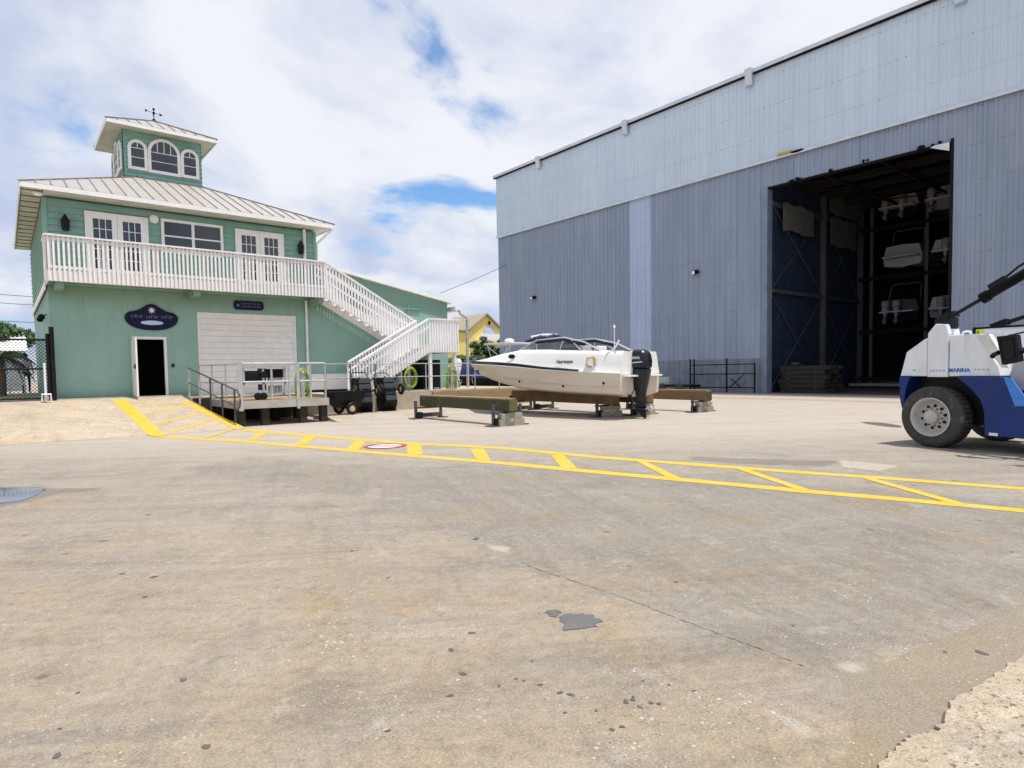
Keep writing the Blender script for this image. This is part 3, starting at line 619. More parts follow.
mb = MB(); mb.tube([(9.4, FY-.09, .9), (9.4, FY-.09, 4.48)], .05, 8); mb.tube([(9.4, FY-.12, 4.84), (9.4, FY-.12, 7.24)], .06, 8); mb.tube([(9.95, FY+.05, 4.8), (9.95, FY+.05, 6.75), (10.2, 23.75, 7.15), (10.25, 23.65, 7.3)], .05, 8); mb.build('downpipe', M_white, B, smooth=True)
# roll-up door
mb = MB(); z = .87
while z < 3.78:
    y = FY+.09; mb.add([(5.5, y, z), (8.97, y, z), (8.97, y-.012, z+.02), (5.5, y-.012, z+.02), (8.97, y-.012, z+.19), (5.5, y-.012, z+.19), (8.97, y, z+.21), (5.5, y, z+.21)], [(0, 1, 2, 3), (3, 2, 4, 5), (5, 4, 6, 7)]); z += .215
RD = mb.build('roll_up_door', M_white, B)
mb = MB(); mb.box(5.46, 5.54, FY+.02, FY+.12, .87, 3.86); mb.box(8.93, 9.01, FY+.02, FY+.12, .87, 3.86); mb.box(5.46, 9.01, FY-.0+.01, FY+.15, 3.66, 3.86); mb.build('door_frame', M_white, RD)
# entry door
mb = MB(); mb.box(3.42, 3.5, FY-.02, FY+.1, .93, 2.95); mb.box(4.37, 4.45, FY-.02, FY+.1, .93, 2.95); mb.box(3.5, 4.37, FY-.02, FY+.1, 2.86, 2.95); DF = mb.build('door_frame', M_white, B)
mb = MB(); mb.box(3.37, 3.42, 23.55, FY-.03, .95, 2.88); DL = mb.build('door', M_white, B); mb = MB(); mb.box(3.33, 3.37, 23.62, 23.66, 1.85, 2.0); mb.tube([(3.32, 23.64, 1.9), (3.32, 23.76, 1.9)], .012, 6); mb.tube([(3.36, FY-.3, 2.82), (3.5, FY-.1, 2.84)], .015, 6); mb.build('handle', M_blackm, DL)
mb = MB(); mb.box(4.58, 4.66, FY-.05, FY-.003, 1.9, 2.02); mb.build('card_reader', M_black, B)
mb = MB()
for yy in (25.9, 27.0): mb.lathe([(.02, -.16), (.1, -.14), (.06, .1), (.0, .12)], (WX0-.14, yy, 3.6), 'y', 8); mb.tube([(WX0, yy, 3.7), (WX0-.14, yy, 3.62)], .02, 6)
mb.build('floodlight', M_black, B)
# pale antenna bracket on wing
mb = MB(); mb.tube([(12.2, FY-.1, 1.2), (12.2, FY-.1, 2.0)], .02, 6); mb.box(12.1, 12.3, FY-.14, FY-.003, 1.75, 1.95); mb.box(14.0, 14.03, FY-.05, FY-.003, 3.4, 4.6); mb.box(13.85, 14.6, FY-.07, FY-.003, 4.38, 4.42)
mb.each('conduit', M_siding, B)

# signs
def sign_outline(w, h):
    P_ = []
    for i in range(48):
        a = 2*math.pi*i/48; c, s = math.cos(a), math.sin(a)
        x = w/2*(abs(c)**.9)*(1 if c >= 0 else -1)
        if s > 0: zz = h/2*(.42*min(1, s*1.6)+.66*math.exp(-(x/(w*.21))**2))
        else: zz = -h/2*abs(s)**.9
        P_.append((x, zz))
    return P_
SG = thing('oval_sign', 'dark navy oval sign with pale star and pale blue ellipse above the open door', 'sign', (4.03, FY-.06, 3.62)); SG['_x'] = 0
o = [(4.03+x, 3.6+z) for x, z in sign_outline(1.6, .86)]; mb = MB(); mb.prism(o, 'y', FY-.06, FY-.005); mb.build('board', M_navy, SG)
mb = MB(); mb.prism([(4.03+x*.88, 3.6+z*.84) for x, z in sign_outline(1.6, .86)], 'y', FY-.064, FY-.061); mb.build('face', paint('navy_face', (.006, .007, .05), .5, spec=.2), SG)
mb = MB(); st = []
for i in range(16): a = math.pi*i/8; r = (.12, .055)[i % 2]; st.append((4.03+r*math.sin(a), 3.84+r*math.cos(a)))
mb.prism(st, 'y', FY-.07, FY-.066); mb.build('star', paint('pale_star', (.75, .75, .8), .5), SG)
mb = MB(); mb.prism([(4.03+.34*math.cos(2*math.pi*i/28), 3.42+.075*math.sin(2*math.pi*i/28)) for i in range(28)], 'y', FY-.07, FY-.066); mb.build('ellipse', M_signwhite, SG)
mb = MB(); rr = random.Random(3)
for k in range(17):
    x = 3.42+k*.075
    if k in (5, 11): continue
    z0_ = 3.585+rr.uniform(-.01, .01); mb.box(x, x+.014, FY-.068, FY-.066, z0_, z0_+.09)
    mb.box(x+.014, x+.045, FY-.068, FY-.066, z0_+(.0, .04, .076)[k % 3], z0_+(.014, .054, .09)[k % 3])
    if k % 2: mb.box(x+.045, x+.058, FY-.068, FY-.066, z0_, z0_+.09)
mb.build('lettering', M_signtxt, SG)
SG = thing('long_sign', 'small dark navy plaque with rounded ends above the white roll-up door', 'sign', (7.24, FY-.05, 4.18))
cx, cz, w, h = 7.24, 4.18, 1.08, .34
o = [(cx+(w/2-.12)*(1 if math.cos(a) > 0 else -1)+.12*math.cos(a), cz+(h/2-.12)*(1 if math.sin(a) > 0 else -1)+.12*math.sin(a)) for a in [math.pi/16+2*math.pi*i/16 for i in range(16)]]
mb = MB(); mb.prism(o, 'y', FY-.05, FY-.005); mb.build('board', M_navy, SG)
mb = MB()
for k in range(9):
    for r in range(2): x = 6.98+k*.08; z0_ = 4.1+r*.11; mb.box(x, x+.015, FY-.055, FY-.052, z0_, z0_+.07); mb.box(x+.015, x+.05, FY-.055, FY-.052, z0_+(.0, .03)[(k+r) % 2], z0_+(.012, .042)[(k+r) % 2])
disc2 = [(6.85+.05*math.cos(a), 4.17+.05*math.sin(a)) for a in [2*math.pi*i/12 for i in range(12)]]; mb.prism(disc2, 'y', FY-.055, FY-.052)
mb.build('lettering', M_signtxt, SG)

# ------------------------------------------------------------------ staircase
ST = thing('staircase', 'white wooden switchback staircase with close pickets down from the balcony', 'staircase', (12.4, 23, .86))
up0, up1 = (9.8, 4.8), (13.62, 2.72); lo0, lo1 = (13.6, 2.72), (10.5, .98); LZ = 2.72
def flight(name, x0, z0_, x1, z1_, ya, yb, steps):
    mb = MB()
    for i in range(steps):
        xa = x0+(x1-x0)*i/steps; xb = x0+(x1-x0)*(i+1)/steps; z = z0_+(z1_-z0_)*(i+.6)/steps; a, b = sorted((xa, xb)); mb.box(a, b+.02, ya+.06, yb-.06, z-.045, z)
    fo = mb.build(name, M_white, ST)
    mb = MB(); dx = 0
    for yy in (ya, yb-.05):
        mb.prism([(x0, z0_+.02), (x1, z1_+.02), (x1, z1_-.34), (x0, z0_-.34)], 'y', yy, yy+.05)
    mb.build('stringer', M_white, fo)
    for yy, nr in ((ya-.002, (0, -1, 0)), (yb+.002, (0, 1, 0))):
        mb = MB(); pickets(mb, (x0, yy, z0_), (x1, yy, z1_), -.3, 1.0, nr, .125); mb.build('balustrade', M_picket, fo)
    mb = MB()
    for yy in (ya, yb): handrail(mb, (x0, yy, z0_), (x1, yy, z1_), 1.04, .12, .06); mb.beam((x0, yy, z0_+.72), (x1, yy, z1_+.72), .03, .08)
    mb.build('top_rail', M_picket, fo); return fo
flight('upper_flight', *up0, *up1, BY, 24.35, 11)
flight('lower_flight', *lo0, *lo1, 22.1, 23.12, 10)
mb = MB(); mb.box(13.6, 14.98, 22.15, 24.4, LZ-.06, LZ); LD = mb.build('landing', M_white, ST)
mb = MB(); mb.box(13.6, 15.0, 22.1, 22.14, LZ-.33, LZ-.0); mb.box(14.96, 15.0, 22.14, 24.4, LZ-.33, LZ); mb.build('rim_joist', M_white, LD)
mb = MB(); pickets(mb, (13.62, 22.1, LZ), (15.0, 22.1, LZ), -.3, 1.0, (0, -1, 0)); pickets(mb, (15.0, 22.15, LZ), (15.0, 24.4, LZ), -.3, 1.0, (1, 0, 0)); mb.build('balustrade', M_picket, LD)
mb = MB(); handrail(mb, (13.55, 22.09, LZ), (15.05, 22.09, LZ), 1.04); handrail(mb, (15.02, 22.1, LZ), (15.02, 24.4, LZ), 1.04); mb.build('top_rail', M_picket, LD)
for x, y in ((13.68, 22.2), (14.9, 22.2), (14.9, 24.2), (13.68, 24.2)):
    mb = MB(); mb.box(x-.06, x+.06, y-.06, y+.06, .856, LZ-.062); mb.build('post', M_white, ST)
# things stored under the stairs
def cabinet(name, label, cat, x0, x1, y0, y1, z0_, z1_, m):
    t = thing(name, label, cat, ((x0+x1)/2, (y0+y1)/2, z0_)); mb = MB(); mb.box(x0, x1, y0, y1, z0_+.05, z1_); mb.build('body', m, t, bevel=.02)
    mb = MB(); mb.box(x0+.04, (x0+x1)/2-.01, y0-.02, y0-.002, z0_+.1, z1_-.06); mb.box((x0+x1)/2+.01, x1-.04, y0-.02, y0-.002, z0_+.1, z1_-.06); mb.each('door', m, t)
    mb = MB(); mb.tube([((x0+x1)/2-.05, y0-.035, (z0_+z1_)/2-.1), ((x0+x1)/2-.05, y0-.035, (z0_+z1_)/2+.1)], .012, 6); mb.build('handle', M_galv, t)
    mb = MB(); [mb.box(x, x+.06, y, y+.06, z0_, z0_+.05) for x in (x0, x1-.06) for y in (y0, y1-.06)]; mb.each('foot', M_black, t); return t
cabinet('storage_locker', 'black storage locker standing under the stair landing', 'locker', 14.05, 15.0, 23.5, 24.1, .856, 2.12, M_black)
cabinet('utility_box', 'dark grey utility box under the lower flight of white stairs', 'box', 12.5, 13.0, 23.7, 24.2, .856, 1.9, M_greyp)
t = thing('life_vest_rack', 'black metal rack holding dark red vests beneath the white stairs', 'rack', (13.25, 23.3, .86))
mb = MB(); [mb.tube([(x, 23.3, .86), (x, 23.3, 1.95)], .02, 6) for x in (12.95, 13.55)]; mb.tube([(12.95, 23.3, 1.95), (13.55, 23.3, 1.95)], .02, 6); mb.tube([(12.95, 23.1, .87), (12.95, 23.5, .87)], .02, 6); mb.tube([(13.55, 23.1, .87), (13.55, 23.5, .87)], .02, 6); mb.build('frame', M_blackm, t)
for i in range(3): mb = MB(); mb.prism([(13.02+.17*i, 1.9), (13.15+.17*i, 1.9), (13.17+.17*i, 1.35), (13.0+.17*i, 1.35)], 'y', 23.24, 23.36); mb.build('vest', paint('dark_red_cloth', (.12, .012, .015), .8), t, bevel=.015)

# ------------------------------------------------------------------ loading platform
PX0, PX1, PY0, PY1, PZ = 5.5, 8.38, 20.0, 23.35, .79
PF = thing('loading_platform', 'grey timber loading platform with galvanized pipe railing before the roll-up door', 'platform', (7, 21.7, 0))
mb = MB(); y = PY0+.05
while y < PY1-.05: mb.box(PX0+.03, PX1-.03, y, min(y+.13, PY1), PZ-.05, PZ); y += .14
mb.build('deck', M_timber, PF)
M_gtimb = paint('grey_timber', (.42, .4, .36), .8, dirt=(.2, .18, .15), dirt_amt=.5, bmp=.006)
mb = MB(); mb.box(PX0, PX1, PY0, PY0+.05, PZ-.24, PZ-.003); mb.box(PX0, PX0+.05, PY0+.05, PY1, PZ-.24, PZ-.003); mb.box(PX1-.05, PX1, PY0+.05, PY1, PZ-.24, PZ-.003); mb.build('rim', M_gtimb, PF)
for x, y in ((5.62, 20.2), (6.05, 21.9), (6.35, 20.2), (7.25, 21.9), (7.55, 20.2), (8.24, 20.2), (8.24, 22.6), (5.7, 22.8), (7.0, 22.9)):
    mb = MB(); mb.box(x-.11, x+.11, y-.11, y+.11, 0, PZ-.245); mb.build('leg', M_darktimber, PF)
RL = MB()
def prail(mb, pts, h=1.15, mid=.58, r=.026, post=1):
    for i, p in enumerate(pts):
        p = Vector(p)
        if post: mb.tube([p, p+Vector((0, 0, h))], r, 8)
        if i:
            q = Vector(pts[i-1]); 
            for hh in (h, mid): mb.tube([q+Vector((0, 0, hh)), p+Vector((0, 0, hh))], r*.9, 8)
mb = MB(); prail(mb, [(PX0+.08, PY0+.08, PZ), (PX0+1.05, PY0+.08, PZ), (PX0+1.6, PY0+.08, PZ), (PX0+2.3, PY0+.08, PZ), (PX1-.08, PY0+.08, PZ)], r=.034); prail(mb, [(PX1-.08, PY0+.08, PZ), (PX1-.08, 21.7, PZ)], r=.03); prail(mb, [(PX0+.08, PY0+.08, PZ), (PX0-.02, 21.2, PZ), (PX0-.15, 22.3, PZ), (PX0-.3, 23.3, PZ)], r=.024)
mb.build('railing', M_galv, PF, smooth=True)
mb = MB(); mb.box(PX0+.02, PX0+.15, PY0-.03, PY0-.003, PZ-.3, PZ+1.2); mb.box(7.30, 7.4, PY0-.03, PY0-.003, PZ-.3, PZ+1.18); mb.each('post', M_galv, PF)
# sloping handrail beside ramp
HR = thing('ramp_handrail', 'dark galvanized handrail with curved end beside the yellow ramp edge', 'handrail', (5.2, 21.5, .4))
mb = MB(); pts = []
for i in range(9):
    y = 23.6-(23.6-20.0)*i/8; pts.append(Vector((redge(y)+.08, y, max(0, RZ*(y-RY0)/(RY1-RY0))+1.02)))
e = pts[-1]; loop = [e+Vector((.03, -.22, -.04)), e+Vector((.04, -.38, -.16)), e+Vector((.04, -.43, -.33)), e+Vector((.04, -.38, -.5)), e+Vector((.03, -.2, -.6)), e+Vector((0, .1, -.55))]
mb.tube(pts+loop, .027, 8); mb.tube([p-Vector((0, 0, .5)) for p in pts], .022, 8)
mb.build('rail', M_steel, HR, smooth=True)
for i in (0, 2, 4, 6, 8): p = pts[i]; mb = MB(); mb.tube([(p.x, p.y, max(0, RZ*(p.y-RY0)/(RY1-RY0))-.02), (p.x, p.y, p.z)], .028, 8); mb.build('post', M_steel if i > 3 else M_galv, HR, smooth=True)
# fish cleaning / wash unit on the platform
EQ = thing('equipment_cart', 'grey steel equipment cart with black motor and radiator on the platform', 'cart', (6.7, 20.7, PZ))
x0, x1, ya, yb = 5.8, 7.15, 20.45, 21.1
mb = MB(); mb.box(x0, x1, ya, ya+.03, PZ+1.0, PZ+1.1)
for x in (x0, x0+.6, x1-.06): mb.box(x, x+.06, ya+.031, ya+.09, PZ+.12, PZ+1.0)
mb.box(x0, x1, ya+.031, ya+.09, PZ+.5, PZ+.58); mb.box(x0, x1, ya+.1, yb, PZ+.12, PZ+.2); mb.build('frame', M_galv, EQ)
mb = MB(); mb.box(x0+.06, x0+.52, ya+.1, yb-.1, PZ+.6, PZ+.93); mb.lathe([(0, -.05), (.11, -.05), (.11, .3), (0, .3)], (x0+.66, ya+.06, PZ+.8), 'y', 14); mb.box(x0+.6, x0+.74, ya+.12, yb-.1, PZ+.3, PZ+1.05); mb.build('motor', M_black, EQ, bevel=.02)
mb = MB(); mb.box(x0+.68, x1-.09, ya+.04, ya+.3, PZ+.7, PZ+.98); mb.build('radiator', M_blackm, EQ)
mb = MB()
for i in range(4): mb.lathe([(0, 0), (.055, 0), (.06, .2), (.03, .24), (0, .24)], (x0+.88+.11*i, ya+.2, PZ+.21), 'z', 10)
mb.box(x0+.84, x1-.09, ya+.12, ya+.3, PZ+.585, PZ+.72); mb.build('canister', M_galv, EQ, smooth=True)
for x in (x0+.45, x0+.62): mb = MB(); mb.lathe([(0, -.04), (.1, -.04), (.12, -.02), (.12, .02), (.1, .04), (0, .04)], (x, ya+.05, PZ+.12), 'y', 16); mb.build('wheel', M_black, EQ)
# hose stands
def hose_stand(x, y, zb, coil, label):
    t = thing('hose_stand', label, 'hose stand', (x, y, zb), group='garden hoses along the pad')
    if coil:
        mb = MB(); mb.box(x-.04, x+.04, y+.06, y+.14, zb, zb+.95); mb.build('post', M_galv, t)
        mb = MB()
        for k in range(6):
            rx, rz = .23+.02*(k % 3), .36+.025*(k % 4); pts = [(x+rx*math.cos(a+.4*k)+random.uniform(-.015, .015), y+.02-.02*k, zb+.52+rz*math.sin(a+.4*k)) for a in [2*math.pi*i/20 for i in range(20)]]; mb.tube(pts, .022, 6, True)
        mb.tube([(x-.15, y, zb+.75), (x+.1, y-.03, zb+.5), (x+.16, y-.03, zb+.25)], .02, 6); mb.build('hose', M_rope, t, smooth=True)
    else:
        mb = MB(); mb.box(x-.06, x+.06, y-.05, y+.05, zb, zb+.8); mb.ball((x, y, zb+.85), (.12, .1, .1)); mb.build('post', M_galv, t)
        mb = MB(); 
        for s, r in ((-1, .17), (1, .19), (-1, .22)):
            mb.tube([(x-r, y-.06*s, zb+.02), (x-r, y-.06*s, zb+.7), (x-r*.6, y-.08*s, zb+.92), (x, y-.08*s, zb+1.0), (x+r*.6, y-.08*s, zb+.92), (x+r, y-.06*s, zb+.7), (x+r, y-.06*s, zb+.02)], .024, 6)
        mb.build('hose', M_rope, t, smooth=True)
hose_stand(7.95, 21.2, PZ, False, 'lime green hose looped over a short post at the platform corner')
hose_stand(12.5, 21.8, .855, True, 'round coil of lime green hose hung beside the black dock carts')
hose_stand(14.5, 21.85, .855, False, 'lime green hose looped over a post below the stair landing')

# ------------------------------------------------------------------ pipe railing along the pad
PR = thing('pipe_railing', 'thin galvanized two rail pipe fence along the raised concrete pad', 'railing', (12.5, 21.6, .855))
xsr = [8.95, 9.9, 10.9, 12.0, 13.1, 14.3, 15.5, 16.8, 18.2]
for x in xsr: mb = MB(); mb.tube([(x, 21.6, .856), (x, 21.6, 1.93)], .022, 8); mb.lathe([(0, .0), (.06, 0), (.06, .02), (0, .02)], (x, 21.6, .856), 'z', 10); mb.build('post', M_steel if x < 12 else M_galv, PR, smooth=True)
for z in (1.93, 1.42): mb = MB(); mb.tube([(8.6, 21.6, z), (18.2, 21.6, z)], .018, 8); mb.build('rail', M_greyp, PR, smooth=True)

# ------------------------------------------------------------------ dock carts
def cart_parts(t):
    # tub lying level: long axis x, opening up; wheels at mid
    def fr(x0, x1, w, z): return [(x0, -w, z), (x1, -w, z), (x1, w, z), (x0, w, z)]
    mb = MB(); mb.rings([fr(-.5, .42, .24, .32), fr(-.62, .52, .31, .58), fr(-.68, .58, .34, .78), fr(-.72, .62, .37, .79), fr(-.72, .62, .37, .82), fr(-.65, .55, .31, .82), fr(-.48, .4, .22, .36)])
    mb.build('tub', M_black, t, bevel=.012)
    mb = MB()
    for k in range(4): x = -.46+k*.235; mb.box(x, x+.19, -.22, .22, .27, .318)
    mb.build('underside', paint('cart_underside', (.035, .04, .055), .45), t, bevel=.015)
    for s in (-1, 1):
        mb = MB(); mb.lathe([(.12, -.04), (.19, -.045), (.215, -.02), (.215, .02), (.19, .045), (.12, .04), (.12, -.04)], (-.05, s*.42, .22), 'y', 24); w = mb.build('wheel', M_black, t, smooth=True)
        mb = MB(); mb.lathe([(0, -.05), (.04, -.05), (.05, -.02), (.115, -.02), (.12, 0), (.115, .02), (.05, .02), (.04, .05), (0, .05)], (-.05, s*.42, .22), 'y', 20); mb.build('rim', M_tan, w, smooth=True)
    mb = MB(); mb.tube([(-.05, -.42, .22), (-.05, .42, .22)], .02, 6); mb.box(-.09, -.01, -.2, .2, .2, .3); mb.build('axle', M_blackm, t)
    mb = MB(); mb.tube([(.5, -.3, .72), (.75, -.29, .84), (.8, -.2, .86), (.8, .2, .86), (.75, .29, .84), (.5, .3, .72)], .018, 8); mb.build('handle', M_blackm, t, smooth=True)
    for s in (-.25, .25): mb = MB(); mb.tube([(.33, s, .3), (.4, s, 0)], .018, 6); mb.build('leg', M_blackm, t)
c1 = thing('dock_cart', 'black dock cart lying level on its wheels beside the loading platform', 'cart', (9.35, 20.8, .15), 0, 'black dock carts', True); cart_parts(c1); c1.rotation_euler = (0, 0, math.radians(8)); 
def rest(c, x, y, rot, ground):
    R_ = Matrix.Rotation(rot[2], 4, 'Z') @ Matrix.Rotation(rot[1], 4, 'Y'); low = min((R_ @ v.co).z for ch in c.children for v in ch.data.vertices)
    c.rotation_euler = rot; c.location = (x, y, ground-low)
def tip(x, y, rz, tilt, label, ground=.15):
    c = copy_tree(c1); rest(c, x, y, (0, math.radians(tilt), math.radians(rz)), ground); c['label'] = label; return c
tip(10.15, 20.75, 262, -104, 'black dock cart tipped up on its nose, between the level cart and another tipped one')
tip(11.2, 20.8, 268, -108, 'black dock cart tipped up on its nose, beside the coiled lime hose')

# ------------------------------------------------------------------ boat bunks
M_moss = paint('mossy_timber', (.055, .06, .028), .9, dirt=(.15, .11, .06), dirt_amt=.6, dscale=1.4, bmp=.012, bscale=18, scale=3)
M_brown = paint('brown_timber', (.2, .125, .065), .9, dirt=(.07, .05, .03), dirt_amt=.6, dscale=1.2, bmp=.01, bscale=20)
M_rusty = paint('rusty_block', (.4, .36, .3), .85, dirt=(.2, .05, .02), dirt_amt=.7, dscale=2.5)
M_paleg = paint('pale_green_block', (.3, .29, .23), .85, dirt=(.2, .1, .05), dirt_amt=.7, dscale=2)
def bunk(p, q, label, wd=.42, z0_=.42, z1_=.8, mat=M_moss, endm=None, gap=.35):
    p = Vector(p); q = Vector(q); d = (q-p).normalized(); c = (p+q)/2; r = Vector((d.y, -d.x, 0)); t = thing('boat_bunk', label, 'boat stand', (c.x, c.y, 0), group='timber boat bunks on steel stands')
    mb = MB(); z = (z0_+z1_)/2; mb.beam(Vector((p.x, p.y, z)), Vector((q.x, q.y, z)), wd, z1_-z0_); mb.build('beam', mat, t, bevel=.02)
    mb = MB(); mb.beam(Vector((p.x, p.y, z1_+.02))+d*.05, Vector((q.x, q.y, z1_+.02)), wd*.8, .035); mb.build('carpet', M_timber, t)
    for e, s in ((p, 1), (q, -1)):
        b = e+d*s*gap; mb = MB(); o_ = Vector((0, 0, 1))
        for k in (-1, 1):
            f = b+r*k*.5; mb.beam(f+Vector((0, 0, .02)), f+Vector((0, 0, .62)), .09, .06); mb.beam(f+r*k*.08-d*.18+Vector((0, 0, .015)), f+r*k*.08+d*.18+Vector((0, 0, .015)), .22, .03)
        mb.beam(b-r*.5+Vector((0, 0, .12)), b+r*.5+Vector((0, 0, .12)), .1, .14)
        mb.beam(b-r*.55+Vector((0, 0, .38)), b+r*.55+Vector((0, 0, .38)), .09, .06); so = mb.build('stand', M_steel, t)
        if s == 1:
            mb = MB(); mb.beam(b-r*.42+Vector((0, 0, .1))-d*.13, b+r*.5+Vector((0, 0, .1))-d*.13, .14, .2); mb.beam(b-r*.36+Vector((0, 0, .29))-d*.1, b+r*.42+Vector((0, 0, .29))-d*.1, .2, .14); mb.build('block', M_paleg, so, bevel=.01)
            mb = MB(); mb.ball(b+Vector((0, 0, .36))-d*.12, (.1, .1, .05)); mb.ball(b+Vector((0, 0, .17))-d*.2, (.1, .06, .09)); mb.build('roller', M_rusty, so)
        mb = MB(); mb.beam(b-r*.5+Vector((0, 0, .12))-d*.02, b-r*.3+Vector((0, 0, .12))-d*.02, .2, .22); mb.build('foot', M_black, so)
    if endm:
        mb = MB(); mb.beam(Vector((p.x, p.y, z))-d*.006, Vector((p.x, p.y, z)), wd*.86, (z1_-z0_)*.9); mb.build('end_cap', endm, t)
    return t
M_yend = paint('yellowed_end', (.11, .11, .045), .85, dirt=(.12, .14, .05), dirt_amt=.6, dscale=3)
bunk((11.35, 13.95, 0), (11.35, 18.9, 0), 'mossy green timber bunk with yellowed end, in front of the boat bow', endm=M_yend, gap=.3, wd=.34, z1_=.76)
bunk((15.7, 13.95, 0), (15.9, 19.4, 0), 'brown timber bunk carrying the near side of the white boat', mat=M_brown, z1_=.78)
bunk((17.05, 13.6, 0), (17.1, 19.4, 0), 'brown timber bunk under the far side of the white boat', mat=M_brown, z1_=.78)
bunk((19.5, 12.9, 0), (19.5, 16.6, 0), 'empty brown timber bunk standing behind the boat stern', mat=M_brown, endm=M_moss, z1_=.76, wd=.34)

# ------------------------------------------------------------------ motor boat
def boat_hull(t, mh, md, sc=1., stripe=True):
    st = [(0, 1.18, 1.43, 1.08, .80, .66, 2.12, 1.1), (1.5, 1.25, 1.5, 1.12, .84, .69, 2.2, 1.14), (3, 1.26, 1.58, 1.1, .90, .74, 2.26, 1.12), (4.3, 1.2, 1.69, .98, .98, .82, 2.3, 1.0), (5.4, 1.04, 1.76, .76, 1.12, .96, 2.2, .8),
          (6.3, .8, 1.80, .5, 1.28, 1.14, 2.09, .56), (7.05, .5, 1.83, .26, 1.47, 1.36, 1.99, .33), (7.55, .24, 1.85, .1, 1.66, 1.6, 1.93, .15), (7.85, .03, 1.86, .015, 1.8, 1.78, 1.88, .02)]
    # smooth interpolation
    S_ = []
    for i in range(len(st)-1):
        for k in range(3): S_.append([a+(b-a)*k/3 for a, b in zip(st[i], st[i+1])])
    S_.append(list(st[-1])); mb = MB(); rs = []
    for s in S_:
        x, hs, zs, hc, zc, zk, zd, hd = s
        half = [(x, 0, zk), (x, hc*.5, zk+(zc-zk)*.5), (x, hc, zc), (x, hc+.03, zc+.03), (x, (hc+hs)/2+.04, (zc+zs)/2), (x, hs, zs)]
        rs.append([(a, b, c) for a, b, c in half]+[(a, -b, c) for a, b, c in reversed(half[1:])])
    m = len(rs[0]); vs = [v for r in rs for v in r]; mb.add(vs, [(i*m+k, i*m+k+1, (i+1)*m+k+1, (i+1)*m+k) for i in range(len(rs)-1) for k in range(m-1)]+[tuple(range(m))])
    # hull ring is open at top; port side (+y) is index 1..5
    hull = mb.build('hull', mh, t, smooth=True)
    mb = MB(); rs = []
    for s in S_:
        x, hs, zs, hc, zc, zk, zd, hd = s; ck = (.35 < x < 4.4)
        inn = max(.0, hd*.9-.2) if ck else hd*.55; zi = 1.3 if ck else zd+.05; xr = x-.0
        hd2 = hd*.9; half = [(xr, hs, zs), (xr, hs+.035, zs+.03), (xr, hs-.01, zs+.09), (xr, hs*.6+hd2*.4+.012, zs*.6+zd*.4), (xr, hs*.25+hd2*.75+.012, zs*.2+zd*.8), (xr, hd2, zd), (xr, hd2-.05 if hd > .1 else hd*.8, zd+.03), (xr, inn, zd+.02 if not ck else zd), (xr, inn*.98, zi), (xr, 0, zi if ck else zd+.09)]
        rs.append(half+[(a, -b, c) for a, b, c in reversed(half[:-1])])
    m = len(rs[0]); vs = [v for r in rs for v in r]; mb.add(vs, [(i*m+k, i*m+k+1, (i+1)*m+k+1, (i+1)*m+k) for i in range(len(rs)-1) for k in range(m-1)]+[tuple(range(m))])
    mb.build('deck', md, t, smooth=True)
    if stripe:
        mb = MB()
        for sg in (1, -1):
            pts = []
            for s in S_:
                x, hs, zs = s[:3]
                if x < 1.1: continue
                w = .004+.08*min(1, (x-1.1)/3.2); k = .96; a = (x, sg*(hs+.037), zs+.03+w*.2); b = (x, sg*(hs+.012), zs+.08+w*.9)
                pts += [a, b]
            mb.add(pts, [(2*i, 2*i+1, 2*i+3, 2*i+2) for i in range(len(pts)//2-1)])
        # thin ribbon given a little body so it stays proud of the gelcoat
        mb.v = [(x, y+(.012 if y > 0 else -.012), z) for x, y, z in mb.v]; mb.build('stripe', M_navystripe, hull)
    return hull
